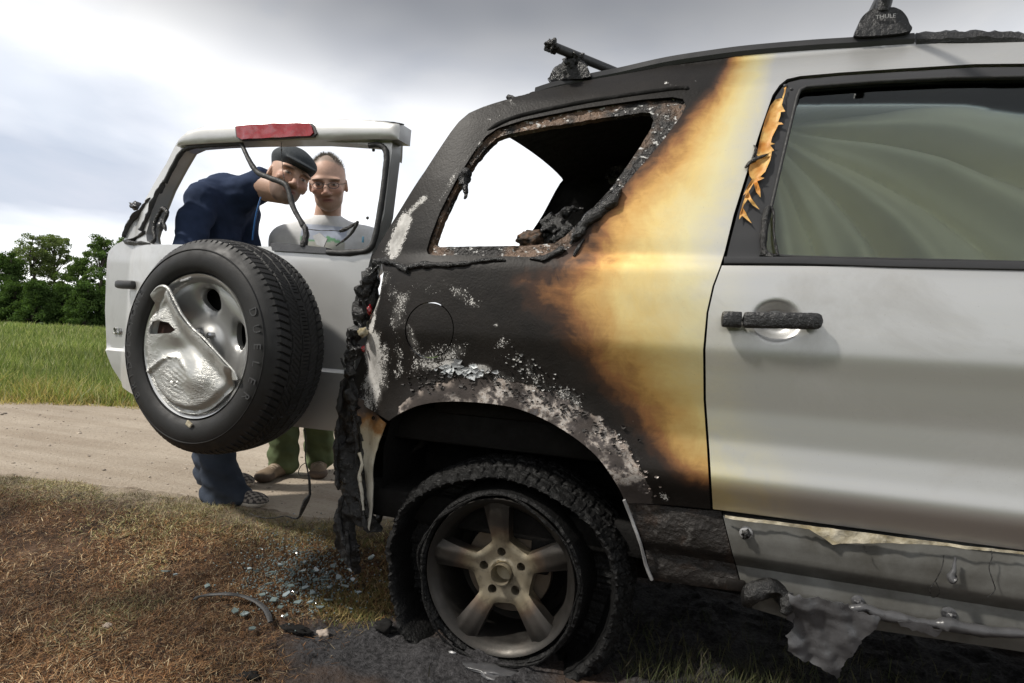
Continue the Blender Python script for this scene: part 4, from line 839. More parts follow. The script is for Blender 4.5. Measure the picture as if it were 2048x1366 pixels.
gtube('dangling_cable', [(610, 858), (611, 890), (611, 920), (616, 945), (619, 965), (620, 990)], [.0022, .0022, .0022, .003, .005, .005], .02, 'char', gate, .0, 0, 6); gtube('dangling_cable', [(612, 925), (602, 932), (597, 944), (601, 951), (616, 951)], .0015, .02, 'char', gate, 0, 0, 5)
gtube('dangling_cable', [(620, 990), (612, 1002), (605, 1018), (598, 1034), (588, 1037), (570, 1032), (548, 1036), (522, 1035), (500, 1027)], [.004, .010, .008, .004, .003, .002, .002, .0017, .001], .02, 'char', gate, .0, 0, 6)
for h in (.75, 1.05): bevbox('hinge', gpos(.44, h, -.07), (.10, .05, .06), M['soot'], gate, .01)

# --- spare wheel bolted to the tailgate
spare = lathe('spare_wheel', [(.195, -.16), (.200, -.03), (.205, -.020), (.212, -.010), (.220, -.001), (.229, .002), (.231, -.004), (.229, -.016), (.21, -.03), (.20, -.16)], SPC, TR, EZ, TN, M['silver'], car, 120, 30)
spare['label'] = 'spare wheel with a half-melted silver cover'
WT = .225; pr = []
for r, w in [(.229, -.018), (.236, .004), (.246, .012), (.258, .016), (.272, .0185), (.286, .0175), (.300, .0135), (.313, .007), (.324, -.002), (.332, -.011)]: pr.append((r, w))
NT_ = 64
for i in range(NT_ + 1):
    t = i / NT_; pr.append((.3405 + .012 * (1 - abs(2 * t - 1) ** 2.6), -.018 - (WT - .036) * t))
for r, w in [(.332, -.214), (.313, -.232), (.286, -.242), (.258, -.24), (.236, -.226), (.229, -.207)]: pr.append((r, w))
def tread(R, W, Th):
    t = (-.018 - W) / (WT - .036); on = (R > .3395) & (t > -.01) & (t < 1.01); d = Th * 180 / pi
    gr = np.zeros_like(R, bool)
    for c_, w_ in ((.20, .016), (.40, .013), (.60, .013), (.80, .016)): gr |= np.abs(t - c_ - .010 * np.sign(np.sin(np.radians(d * 20)))) < w_
    sh = (((d + 14 * t) % 4.0) < .8) & ((t < .19)); sh |= (((d - 14 * t) % 4.0) < .8) & (t > .81)
    mid = (((d + 30 * (t - .3)) % 3.0) < .45) & (t > .21) & (t < .39); mid |= (((d - 30 * (t - .7) + 1.5) % 3.0) < .45) & (t > .61) & (t < .79); mid |= ((d % 2.0) < .28) & (np.abs(t - .5) < .06)
    ed = (t < 0.0) & False
    return R - .0075 * (on & gr) - .0065 * (on & sh & ~gr) - .004 * (on & mid & ~gr & ~sh) + 0 * Th, W, Th
lathe('tyre', pr, SPC, TR, EZ, TN, M['rubber'], spare, 900, 32, True, tread)
lathe('sidewall_ring', [(.3035, .0115), (.3045, .0142), (.3062, .0142), (.3075, .0100)], SPC, TR, EZ, TN, M['rubber'], spare, 160, 30)
def wall_text(s, a0, step, r, size, inward=False):
    for i, ch in enumerate(s):
        if ch == ' ': continue
        a = radians(a0 - i * step); me = text_mesh(ch, size, .0012); er = cos(a) * TR + sin(a) * EZ; et = sin(a) * TR - cos(a) * EZ; p = SPC + er * r + TN * .0175
        me.transform(Matrix([[et[0], er[0], TN[0], p[0]], [et[1], er[1], TN[1], p[1]], [et[2], er[2], TN[2], p[2]], [0, 0, 0, 1]])); me.materials.append(M['letter']); link(bpy.data.objects.new('sidewall_letter', me), spare)
wall_text('DUELER', 24, 10.5, .283, .040); wall_text('BRIDGESTONE', 218, 7.2, .283, .034)
# steel disc with oval windows
def oval(a, r0, ra, rb, n=26): return np.array([((r0 + rb * sin(t)) * cos(a + ra / r0 * cos(t)), (r0 + rb * sin(t)) * sin(a + ra / r0 * cos(t))) for t in np.linspace(0, 2 * pi, n, endpoint=False)])
ovs = [oval(radians(85 - 70 * k), .152, .044, .036) for k in range(5)]
def dish(V):
    r = np.hypot(V[:, 0], V[:, 1]); w = -.020 - .030 * sstep((.19 - r) / .09) + .018 * sstep((.085 - r) / .05)
    for ov in ovs: w = w - .016 * np.exp(-pdist(V, ov, True) / .010)
    return SPC + V[:, :1] * TR + V[:, 1:2] * EZ + w[:, None] * TN
M['rimsilver'] = simple('silver_steel_wheel', (.50, .50, .49), .36, .7, .12, 6, 0)
dsc = sheet('wheel_disc', circ((0, 0), .207, 80), ovs + [circ((0, 0), .024, 24)], .008, dish, -TN * .02, M['rimsilver'], spare, 40)
lathe('wheel_back', [(.20, -.10), (.02, -.11)], SPC, TR, EZ, TN, M['soot'], spare, 40); lathe('centre_hub', [(.022, -.045), (.022, -.028), (.016, -.024), (.001, -.023)], SPC, TR, EZ, TN, M['dgrey'], spare, 24)
for k in range(5): a = radians(47 - 72 * k); p = SPC + .05 * (cos(a) * TR + sin(a) * EZ) - TN * .03; lathe('wheel_nut', [(.011, -.01), (.011, .006), (.006, .012), (.001, .012)], p, TR, EZ, TN, M['chrome'], spare, 6, 20)
for dx_ in (.03,): o = bevbox('balance_weight', SPC + .214 * (cos(radians(104)) * TR + sin(radians(104)) * EZ) + TN * .002, (.036, .012, .009), M['bare'], spare, .003, Matrix.Rotation(radians(-14), 3, 'Y'))
# the plastic cover, melted and folded down over the lower left of the wheel
CV = [(306, 590), (318, 577), (330, 573), (342, 580), (352, 600), (368, 630), (390, 658), (412, 678), (432, 700), (452, 722), (470, 742), (478, 760)]
def spx2(x, y, w=0.):
    r_ = ray(x, y); k = ((SPC + TN * w - CAM) @ TN) / (r_ @ TN); Q = CAM + k * r_ - SPC; return np.array([Q @ TR, Q[2]])
fold = np.array([spx2(x, y, .02) for x, y in CV]); a1 = atan2(fold[-1][1], fold[-1][0]); a0 = atan2(fold[0][1], fold[0][0])
arc = np.array([(.214 * cos(t), .214 * sin(t)) for t in np.linspace(a1, a0 - 2 * pi, 60)])
cvo = np.vstack([smooth_poly(fold, False, 5), arc[1:-1]])
dln = fold[-1] - fold[3]; dln = dln / np.linalg.norm(dln); nrm = np.array([dln[1], -dln[0]])
def cover(V):
    r = np.hypot(V[:, 0], V[:, 1]); e = pdist(V, fold); ea = .214 - r
    w = .004 + .012 * sstep(ea / .03) - .022 * np.exp(-((ea - .012) / .006) ** 2) * .35 + .020 * np.exp(-(e / .030) ** 2) - .012 * np.exp(-((e - .055) / .02) ** 2)
    w = w - .020 * np.exp(-(((V[:, 0] + .06) / .05) ** 2 + ((V[:, 1] + .015) / .035) ** 2)) + .018 * np.exp(-(((V[:, 0] - .05) / .06) ** 2 + ((V[:, 1] + .10) / .045) ** 2))
    wr = np.exp(-(((V[:, 0] + .045) / .06) ** 2 + ((V[:, 1] + .12) / .07) ** 2)); w = w + .0028 * wr * np.sin((V[:, 1] + .35 * V[:, 0]) * 420 + 4 * fbm(V, 30, 2, 2)) + .0016 * np.exp(-(((V[:, 0] + .14) / .04) ** 2 + ((V[:, 1] - .10) / .04) ** 2)) * np.sin(V[:, 1] * 600 + 5 * fbm(V, 40, 2, 1))
    w = w + .010 * np.exp(-(np.abs(V[:, 1] + .068 + .03 * np.sin(V[:, 0] * 22)) / .006)) * sstep((-V[:, 0] + .03) / .05) + .004 * fbm(V, 14, 2, 6)
    return SPC + V[:, :1] * TR + V[:, 1:2] * EZ + (w + .004)[:, None] * TN
g = G('melted_silver_cover'); wv = g.noise(60, 4, .6, g.scale((1, 1, 3.2)), 1.2); M['cover'] = g.out(g.mix(g.noise(14, 5), (.42, .42, .40, 1), (.58, .58, .555, 1)), g.mr(g.noise(25, 4), .3, .7, .30, .48), .5, g.bump(g.math('MULTIPLY', wv, g.mr(g.noise(9, 3), .45, .6)), .7, .006), .5)
cvr = sheet('wheel_cover', cvo, [np.array([spx2(x, y, .01) for x, y in [(302, 645), (320, 641), (340, 645), (352, 660), (346, 666), (320, 668), (304, 668)]])], .0065, cover, -TN * .006, M['cover'], spare, 60); cvr['label'] = 'silver plastic wheel cover sagged into wrinkles'
hole = np.array([spx2(x, y, .0) for x, y in [(298, 640), (320, 637), (342, 641), (358, 660), (350, 672), (318, 673), (300, 672)]]); sheet('cover_backing', hole, [], .02, lambda V: SPC + V[:, :1] * TR + V[:, 1:2] * EZ - .022 * TN, -TN * .004, simple('brown_scorched_gap', (.05, .02, .012), .6), spare, 40)
P = smooth_poly([SPC + p[0] * TR + p[1] * EZ + TN * .026 for p in fold], False, 5); tube('folded_cover_lip', P, np.interp(np.linspace(0, 1, len(P)), [0, .2, .6, 1], [.003, .006, .004, .003]), M['cover'], spare, 14, .0, 2)
o = spx2(378, 848, .02); bevbox('torn_tag', SPC + o[0] * TR + o[1] * EZ + TN * .02, (.022, .006, .016), M['backing'], spare, .002, Matrix.Rotation(.5, 3, 'Y'))
# bracket and melted lower cover behind the spare
bevbox('spare_carrier', SPC - TN * .22, (.20, .16, .20), M['soot'], spare, .02)
gtube('melted_carrier_cover', [(500, 850), (535, 830), (560, 815), (590, 808), (612, 805)], [.010, .016, .018, .016, .010], .05, 'char', spare, .012, 3, 12)
uvb = guv([(470, 880), (520, 858), (555, 838), (590, 826), (604, 818), (598, 836), (570, 856), (520, 882), (470, 896)], .06); sheet('melted_carrier_cover', uvb, [], .01, lambda V: gpos(V[:, 0], V[:, 1], gD(V[:, 0], V[:, 1]) + .06 + .01 * fbm(V, 30, 2, 3)), -TN * .004, M['plastic'], spare, 50, solid=True)

# --- roof bars
def foot_outline(w, h): return np.array([(-w / 2, 0), (w / 2, 0), (w / 2 + .002, h * .35), (w * .42, h * .72), (w * .26, h * .94), (w * .05, h), (-w * .12, h), (-w * .30, h * .92), (-w * .45, h * .66), (-w / 2 - .002, h * .3)])
def roof_bar(px, w, h, label, barup, y0, melted, ends=None):
    b = spx(px[0], px[1], .012); root = empty('roof_bar', tuple(b), label, 'roof rack', 'roof bars'); 
    for s, yy in ((1, b[1] - .005), (-1, WID - b[1] + .005)):
        o_ = smooth_poly(foot_outline(w, h), True, 4)
        ft = sheet('bar_foot', o_, [], .006, lambda V: np.column_stack([b[0] + V[:, 0], np.full(len(V), yy - s * .012) + s * (-.012 * sstep((h - V[:, 1]) / h) + (melted * .012 * fbm(V, 40, 3, 3)) + .003 * fbm(V, 110, 2, 5)), b[2] + V[:, 1] + .0]), (0, s * .06, 0), M['blister' if not melted else 'char'], root, 40, solid=True, flip=s < 0)
        if s > 0: foot = ft
        bevbox('bar_clamp', (b[0], yy + s * .02, b[2] - .01), (w * .8, .05, .03), M['dgrey'], root, .005)
    if ends is None: ends = (np.array([b[0] - .005, y0, b[2] + barup]), np.array([b[0] - .005, WID - y0, b[2] + barup]))
    tube('crossbar', [ends[0] + (ends[1] - ends[0]) * t + np.array([0, 0, .008 * sin(pi * t)]) for t in np.linspace(0, 1, 14)], .015, M['dgrey'], root, 8, 0)
    return root, b, foot
bz = spx(1141, 162, .012)[2] + .078; e0 = onZ(1103, 92, bz); e1 = onZ(1222, 143, bz); e1 = e0 + (e1 - e0) / np.linalg.norm(e1 - e0) * 1.3
rb, b, _ = roof_bar((1141, 164), .125, .060, 'charred roof bar over the burnt rear window, knocked askew, its end cap melted', .078, -.02, 1., (e0, e1)); lumpy('bar_end_cap', e0, (.022, .022, .019), M['char'], rb, .4, 7, 3, 4)
lumpy('bar_foot_cover', onZ(1148, 126, bz - .02), (.035, .03, .028), M['char'], rb, .35, 6, 8, 4)
rb, b, ft = roof_bar((1760, 78), .125, .082, 'blistered roof bar above the rear door, lettered THULE on its foot', .115, .02, 0.)
me = text_mesh('THULE', .017, .001); me.transform(Matrix.Rotation(pi / 2, 4, 'X')); me.transform(Matrix.Translation(Vector((b[0] + .004, b[1] - .032, b[2] + .047)))); me.materials.append(M['bare']); link(bpy.data.objects.new('foot_lettering', me), ft)
P = [(b[0], b[1] - .005, b[2] + .075), (b[0] + .004, b[1] - .01, b[2] + .10), (b[0] + .006, b[1] - .012, b[2] + .125)]; tube('bar_bracket', P, .02, M['blister'], rb, 12, .003, 3)

# --- things inside the car: pale curtain behind the door glass, charred lumps at the window
g = G('curtain_cloth'); cc_ = g.mix(g.noise(20, 4), (.80, .76, .54, 1), (.88, .84, .63, 1)); p1 = g('ShaderNodeBsdfDiffuse', {'Color': cc_}); p2 = g('ShaderNodeBsdfTranslucent', {'Color': cc_}); p3 = g('ShaderNodeMixShader', {0: .12, 1: p1.outputs[0], 2: p2.outputs[0]}); g('ShaderNodeOutputMaterial', {0: p3.outputs[0]}); M['cloth'] = g.m
cu = np.linspace(0, 1, 150); cv = np.linspace(0, 1, 110); gx, gv = np.meshgrid(cu, cv, indexing='ij'); P0 = onY(1606, 235, .16); 
X_ = .60 + .95 * gx; Z_ = 1.10 + .66 * gv; ang = np.arctan2(P0[2] + .05 - Z_, X_ - P0[0] + .10); rr_ = np.hypot(X_ - P0[0] + .10, P0[2] + .05 - Z_)
f1 = np.sin(ang * 10 + .5 * np.sin(rr_ * 5)); f2 = np.sin(ang * 31 + 1.3 + 1.5 * np.sin(rr_ * 6)); amp = np.clip(rr_ / .40, .15, 1.2)
Yc = np.array(side(X_.ravel(), Z_.ravel())).reshape(X_.shape) + .195 - amp * (.115 * np.abs(f1) ** .8 + .016 * f2) + .03 * sstep((gv - .80) / .2) + .02 * fbm(np.column_stack([X_.ravel() * 2, Z_.ravel() * 2]), 2, 2, 4).reshape(X_.shape)
i, j = np.meshgrid(np.arange(149), np.arange(109), indexing='ij'); q = (i * 110 + j).ravel()
cur = make('curtain', np.column_stack([X_.ravel(), Yc.ravel(), Z_.ravel()]), np.stack([q, q + 110, q + 111, q + 1], -1), M['cloth'], None, True); tag(cur, 'pale green cloth hanging in folds behind the rear door glass', 'curtain')
ch = empty('charred_remains', tuple(onY(1110, 490, .2)), 'charred lumps lying just inside the burnt rear side window', 'debris')
g = G('charred_brown'); n1 = g.noise(45, 5); M['cbrown'] = g.out(g.mix(g.mr(n1, .4, .65), (.03, .022, .016, 1), (.16, .085, .045, 1)), .7, 0., g.bump(n1, .8, .01))
lumpy('charred_block', onY(1063, 480, .22), (.05, .03, .03), M['cbrown'], ch, .25, 6, 3, 4, .05)
for k, (pts, r, Y) in enumerate([([(1082, 446), (1100, 440), (1118, 452), (1130, 470)], [.012, .022, .024, .02], .20), ([(1090, 470), (1112, 474), (1130, 468), (1146, 452)], [.018, .03, .03, .02], .2), ([(1112, 436), (1134, 425), (1150, 420), (1166, 418)], [.012, .014, .012, .006], .22), ([(1086, 452), (1096, 458), (1112, 456)], [.01, .014, .014], .17)]):
    lump_path('charred_lump', pts, r, Y, .018, 30 + k, 'char', ch)

# ================================================================== PEOPLE
def surfnet(D, org, h):
    nx, ny, nz = D.shape; S = D < 0
    C0 = np.zeros((nx - 1, ny - 1, nz - 1), np.int8)
    for a in (0, 1):
        for b_ in (0, 1):
            for c in (0, 1): C0 += S[a:nx - 1 + a, b_:ny - 1 + b_, c:nz - 1 + c]
    mask = (C0 > 0) & (C0 < 8); I = np.argwhere(mask); idx = np.full(mask.shape, -1, np.int64); idx[mask] = np.arange(len(I))
    acc = np.zeros((len(I), 3)); cnt = np.zeros(len(I)); cs = [(a, b_, c) for a in (0, 1) for b_ in (0, 1) for c in (0, 1)]
    for p in cs:
        for ax in range(3):
            if p[ax] == 0:
                q = list(p); q[ax] = 1
                A = D[I[:, 0] + p[0], I[:, 1] + p[1], I[:, 2] + p[2]]; B = D[I[:, 0] + q[0], I[:, 1] + q[1], I[:, 2] + q[2]]
                cr = (A < 0) != (B < 0); t = np.where(cr, A / np.where(A - B == 0, 1, A - B), 0); P = np.array(p, float)[None] + np.zeros((len(I), 3)); P[:, ax] += t
                acc += P * cr[:, None]; cnt += cr
    V = org + (I + acc / cnt[:, None]) * h; Fc = []
    for ax in range(3):
        b_, c = [(1, 2), (2, 0), (0, 1)][ax]
        sl0 = [slice(1, -1)] * 3; sl0[ax] = slice(0, -1); sl1 = list(sl0); sl1[ax] = slice(1, None)
        A = S[tuple(sl0)]; B = S[tuple(sl1)]
        for sgn in (0, 1):
            E_ = np.argwhere((A & ~B) if sgn == 0 else (~A & B))
            if not len(E_): continue
            o = np.ones(3, int); o[ax] = 0; E_ = E_ + o
            def cell(db, dc): q = E_.copy(); q[:, b_] += db; q[:, c] += dc; return idx[q[:, 0], q[:, 1], q[:, 2]]
            quad = np.stack([cell(-1, -1), cell(0, -1), cell(0, 0), cell(-1, 0)], -1); Fc.append(quad if sgn == 0 else quad[:, ::-1])
    Fc = np.vstack(Fc); return V, Fc[(Fc >= 0).all(1)]
def cap(a, b, ra, rb, k=.02): return ('c', np.asarray(a, float), np.asarray(b, float), ra, rb, k, 1)
def ell(c, r, R=None, k=.02, s=1): return ('e', np.asarray(c, float), np.asarray(r, float), np.eye(3) if R is None else np.asarray(R), 0, k, s)
def sdf(prims, h, pad=.05, warp=None):
    lo = np.full(3, 1e9); hi = -lo
    for p in prims:
        if p[6] < 0: continue
        if p[0] == 'c':
            for q, r in ((p[1], p[3]), (p[2], p[4])): lo = np.minimum(lo, q - r); hi = np.maximum(hi, q + r)
        else: m_ = max(p[2]); lo = np.minimum(lo, p[1] - m_); hi = np.maximum(hi, p[1] + m_)
    lo -= pad; hi += pad; n = np.ceil((hi - lo) / h).astype(int) + 1
    ax = [lo[i] + h * np.arange(n[i]) for i in range(3)]; D = np.full(n, .25)
    for p in prims:
        if p[0] == 'c': l2 = np.minimum(p[1] - p[3], p[2] - p[4]) - .12; h2 = np.maximum(p[1] + p[3], p[2] + p[4]) + .12
        else: m_ = max(p[2]); l2 = p[1] - m_ - .12; h2 = p[1] + m_ + .12
        i0 = np.clip(np.floor((l2 - lo) / h).astype(int), 0, n); i1 = np.clip(np.ceil((h2 - lo) / h).astype(int) + 1, 0, n)
        if (i1 <= i0).any(): continue
        sl = tuple(slice(i0[i], i1[i]) for i in range(3)); X, Y, Z = np.meshgrid(*[ax[i][sl[i]] for i in range(3)], indexing='ij'); P = np.stack([X, Y, Z], -1)
        if p[0] == 'c':
            d = p[2] - p[1]; L = max(d @ d, 1e-9); t = np.clip(((P - p[1]) @ d) / L, 0, 1); dd = np.linalg.norm(P - p[1] - t[..., None] * d, axis=-1) - (p[3] + (p[4] - p[3]) * t)
        else:
            q = (P - p[1]) @ p[3] / p[2]; l = np.linalg.norm(q, axis=-1); g_ = np.linalg.norm(q / p[2], axis=-1) + 1e-9; dd = l * (l - 1) / g_
        k = p[5]; cur_ = D[sl]
        if p[6] > 0: hh = np.clip(.5 + .5 * (cur_ - dd) / k, 0, 1); D[sl] = cur_ * (1 - hh) + dd * hh - k * hh * (1 - hh)
        else: hh = np.clip(.5 - .5 * (cur_ + dd) / k, 0, 1); D[sl] = cur_ * (1 - hh) + -dd * hh + k * hh * (1 - hh)
    if warp is not None:
        I = np.argwhere(np.abs(D) < .05); P = lo + I * h; D[I[:, 0], I[:, 1], I[:, 2]] += warp(P)
    return surfnet(D, lo, h)
def rotm(fwd, up):
    f = np.array(fwd, float); f /= np.linalg.norm(f); u = np.asarray(up, float); l = np.cross(u, f); l /= np.linalg.norm(l); u = np.cross(f, l); return np.column_stack([f, l, u])  # x forward, y left, z up
def head_prims(jaw=1.):
    return [ell((-.012, 0, .045), (.098, .076, .092), k=.03), ell((.018, 0, -.005), (.076, .066, .098), k=.03), ell((.040, 0, -.075), (.048, .046 * jaw, .040), k=.035), ell((.068, 0, -.098), (.020, .022, .018), k=.025),
            ell((.084, .032, .028), (.016, .030, .010), k=.018), ell((.084, -.032, .028), (.016, .030, .010), k=.018),
            ell((.094, .032, .008), (.016, .019, .012), k=.014, s=-1), ell((.094, -.032, .008), (.016, .019, .012), k=.014, s=-1),
            cap((.092, 0, .012), (.116, 0, -.030), .009, .0135, .012), ell((.102, .014, -.036), (.012, .009, .008), k=.01), ell((.102, -.014, -.036), (.012, .009, .008), k=.01),
            ell((.074, .044, -.022), (.022, .022, .020), k=.02), ell((.074, -.044, -.022), (.022, .022, .020), k=.02),
            ell((.086, .0, -.060), (.012, .026, .006), k=.008), ell((.085, .0, -.070), (.012, .022, .006), k=.008), ell((.100, 0, -.0652), (.010, .024, .0018), k=.003, s=-1),
            ell((-.004, .077, -.006), (.018, .009, .029), rotm((1, .3, -.1), (0, 0, 1)), k=.008), ell((-.004, -.077, -.006), (.018, .009, .029), rotm((1, -.3, -.1), (0, 0, 1)), k=.008), ell((.0, .088, .002), (.011, .006, .020), k=.006, s=-1), ell((.0, -.088, .002), (.011, .006, .020), k=.006, s=-1),
            ell((.083, .032, .006), (.0125, .0145, .0115), k=.003), ell((.083, -.032, .006), (.0125, .0145, .0115), k=.003),
            ell((-.022, 0, -.052), (.050, .050, .045), k=.03)]
def face_cols(V, stubble, brow, hairline, haircol, skin=(.60, .38, .285)):
    x, y, z = V[:, 0], V[:, 1], V[:, 2]; ay = np.abs(y); C_ = np.tile(np.array(skin), (len(V), 1)); P2 = V[:, [1, 2]]
    C_ *= (1 + .10 * fbm(P2 * 40, 1, 3, 2))[:, None]
    def mix(m, c): C_[:] = C_ * (1 - m[:, None]) + np.array(c) * m[:, None]
    fr_ = x > .03
    mix(.45 * np.exp(-(((ay - .045) / .022) ** 2 + ((z + .02) / .022) ** 2)) * fr_, (.56, .25, .19)); mix(.4 * np.exp(-((y / .016) ** 2 + ((z + .03) / .016) ** 2)) * (x > .09), (.56, .25, .19))
    st = sstep((-.030 - z) / .03) * sstep((x + .02) / .04) * sstep((z + .135) / .03); st = np.maximum(st * (1 - .85 * np.exp(-((ay - .045) / .02) ** 2 - ((z + .03) / .02) ** 2)), 0); mix(stubble * st, (.13, .10, .085))
    mix(.9 * np.exp(-((ay - .034) / .021) ** 4 - ((z - .027 + .12 * (ay - .034)) / .0055) ** 2) * fr_, brow)
    mix(.85 * np.exp(-(y / .023) ** 4 - ((z + .0655) / .0085) ** 4) * (x > .07), (.36, .145, .125)); mix(.9 * np.exp(-(y / .022) ** 4 - ((z + .0652) / .0018) ** 2) * (x > .07), (.10, .035, .03))
    eye = np.exp(-((ay - .032) / .0125) ** 4 - ((z - .005) / .0042) ** 4) * (x > .07); mix(eye, (.62, .58, .54)); iris = np.exp(-((ay - .032) / .0055) ** 4 - ((z - .005) / .0046) ** 4) * (x > .07); mix(iris, (.045, .035, .03))
    mix(.75 * np.exp(-((ay - .032) / .015) ** 4 - ((z - .0105) / .0026) ** 2) * (x > .07), (.08, .04, .035)); mix(.35 * np.exp(-((ay - .032) / .018) ** 2 - ((z + .008) / .006) ** 2) * (x > .06), (.30, .15, .11))
    if hairline is not None: mix(hairline(V), haircol)
    return np.clip(C_, 0, 1)
M['skin'] = vcol('skin', .52, .08, 90, .12, 350, .001, .4); M['cotton'] = vcol('cotton_cloth', .9, .08, 40, .15, 400, .001, .15)
def warpfold(sc_, amp, seed):
    def w(P): return amp * (fbm(P[:, [0, 2]] * sc_ + P[:, [1, 1]] * sc_ * .7, 1, 3, seed) + .6 * fbm(P[:, [1, 2]] * sc_ * 1.7, 1, 2, seed + 3))
    return w
def place_head(root_, cen, fwd, up, s, jaw, hk, body_prims, name, hairline, haircol, stubble, brow):
    Rm = rotm(fwd, up); V, Fc = sdf(head_prims(jaw), .0034, .02); C1 = face_cols(V, stubble, brow, hairline, haircol); V = V * np.array([1, 1.07, 1]); Vw = (V * s) @ Rm.T + cen; nb_ = (np.array([-.024, 0, -.055]) * s) @ Rm.T + cen; body_prims = body_prims + [cap(hk, nb_, .068, .060, .03)]
    V2, F2 = sdf(body_prims, .008); C2 = np.tile([.60, .38, .285], (len(V2), 1))
    o = make(name, np.vstack([Vw, V2]), np.vstack([Fc, F2 + len(V)]), M['skin'], root_, True, None, np.vstack([C1, C2])); return o, Rm
def hand(root_prims, wrist, dirv, palm_n, s=1., curl=.6):
    d = np.array(dirv, float); d /= np.linalg.norm(d); n = np.array(palm_n, float); n -= d * (n @ d); n /= np.linalg.norm(n); sd_ = np.cross(d, n); w = np.asarray(wrist, float)
    root_prims.append(cap(w, w + d * .03, .026, .03, .02)); 
    for i in range(4): off = (i - 1.5) * .019; root_prims.append(cap(w + d * .02 + sd_ * off * .7, w + d * .088 + sd_ * off, .015, .012, .010))
    for i, L in enumerate((.070, .080, .075, .058)):
        off = (i - 1.5) * .021; p = w + d * .088 + sd_ * off; a = 0.; 
        for j, f_ in enumerate((.42, .32, .26)):
            a += curl * (.5 + .25 * j); q = p + (d * cos(a) + n * sin(a)) * L * f_; root_prims.append(cap(p, q, .0092 - .0008 * j, .0085 - .0008 * j, .004)); p = q
    p = w + d * .03 - sd_ * .03; q = p + (d * .7 - sd_ * .6 + n * .3) * .045; root_prims.append(cap(p, q, .013, .011, .008)); root_prims.append(cap(q, q + (d * .9 - sd_ * .15 + n * .4) * .032, .0105, .009, .004))
def shoe(name, heel, toe, parent, colors, width=.048, hgt_=.07):
    h_ = np.asarray(heel, float); t_ = np.asarray(toe, float); d = (t_ - h_); L = np.linalg.norm(d); d /= L; lat = np.cross([0, 0, 1.], d); z0 = h_[2]
    V, Fc = sdf([cap(h_ + d * .03 + [0, 0, .035], h_ + d * .09 + [0, 0, .045], .036, .040, .03), cap(h_ + d * .08 + [0, 0, .05], h_ + d * (L - .06) + [0, 0, .028], .046, .036, .03), ell(h_ + d * (L - .055) + [0, 0, .030], (.06, width, .032), rotm(d, (0, 0, 1)), .02), cap(h_ + d * .055 + [0, 0, .06], h_ + d * .06 + [0, 0, .095], .040, .042, .03)], .005, .02)
    V[:, 2] = np.maximum(V[:, 2], z0 + .001); q = (V - h_) @ d; l = (V - h_) @ lat; hz_ = V[:, 2] - z0
    return make(name, V, Fc, M['cotton'], parent, True, None, colors(q, l, hz_, L))
def leg_prims(hip, knee, ankle, extra, flare=0.): return [cap(hip, knee, .088 + extra, .062 + extra, .04), cap(knee, ankle, .060 + extra, .044 + extra + flare, .03)]

# ---- person in the flat cap, bending forward
fA = onZ(418, 1006, .1); fA2 = onZ(402, 968, .1); zA = hgt(fA[0], fA[1]) + .003; dA = CR * 1. - CF * .10; dA /= np.linalg.norm(dA)
pa = empty('person', (fA[0], fA[1], zA), 'person in a dark flat cap and navy top bending to look through the open tailgate', 'person')
hpA = dep(408, 600, 2.98); shR, shL = dep(402, 402, 2.74), dep(486, 380, 3.00); nkA = dep(522, 372, 2.84); hdA = dep(576, 358, 2.78)
elR, elL = dep(376, 496, 2.62), dep(500, 520, 3.05); wrR, wrL = dep(412, 590, 2.62), dep(480, 620, 2.95)
hpr = hpA - CF * .09; hpl = hpA + CF * .09
anR = np.array([fA[0], fA[1], zA + .09]) + dA * .06; anL = np.array([fA2[0], fA2[1], hgt(fA2[0], fA2[1]) + .09]) + dA * .06; knR = dep(420, 770, 2.86); knL = dep(408, 760, 3.02)
chest = (dep(400, 396, 2.80) + shL) / 2 - np.array([0, 0, .05]); tp = [cap(hpA, hpA * .5 + chest * .5, .135, .130, .06), cap(hpA * .5 + chest * .5, chest, .130, .125, .06), cap(shR * .8 + chest * .2, shL * .8 + chest * .2, .085, .085, .06), cap(chest, nkA, .11, .06, .05)]
arms = lambda e: [cap(shR, elR, .064 + e, .052 + e, .008), cap(elR, wrR, .048 + e, .034 + e, .03), cap(shL, elL, .058 + e, .048 + e, .01), cap(elL, wrL, .046 + e, .032 + e, .03)]
bp_ = [(p[0], p[1], p[2], p[3] - .02, p[4] - .02, p[5], p[6]) for p in tp] + arms(-.01) + leg_prims(hpr, knR, anR, -.01) + leg_prims(hpl, knL, anL, -.01)
hand(bp_, wrR, np.array([.2, -.1, -1]), CF, 1., .5); hand(bp_, wrL, np.array([.2, .1, -1]), -CF, 1., .5)
fwA = CR * .62 - CF * .74 - CU * .10; upA = CU * .88 + CR * .36 - CF * .02
bodyA, RA = place_head(pa, hdA, fwA, upA, 1.04, 1.06, nkA, bp_, 'body', lambda V: sstep((V[:, 2] - .010) / .02) * sstep((.005 - V[:, 0]) / .03) * .9, (.09, .055, .035), .75, (.07, .045, .03))
V, Fc = sdf(tp + arms(.008) + [cap(nkA * .7 + chest * .3, nkA + (hdA - nkA) * .12, .085, .074, .03)], .008, warp=warpfold(11, .015, 4)); cz = np.tile([.028, .042, .085], (len(V), 1))
make('navy_top', V, Fc, M['cotton'], pa, True, None, cz)
zp = smooth_poly([dep(x, y, c) for x, y, c in [(522, 394, 2.76), (517, 410, 2.755), (512, 430, 2.755), (508, 455, 2.765), (505, 480, 2.78)]], False, 6); tube('blue_zip', zp, .004, simple('blue_zip_tape', (.02, .12, .35), .5, bump=0), pa, 6)
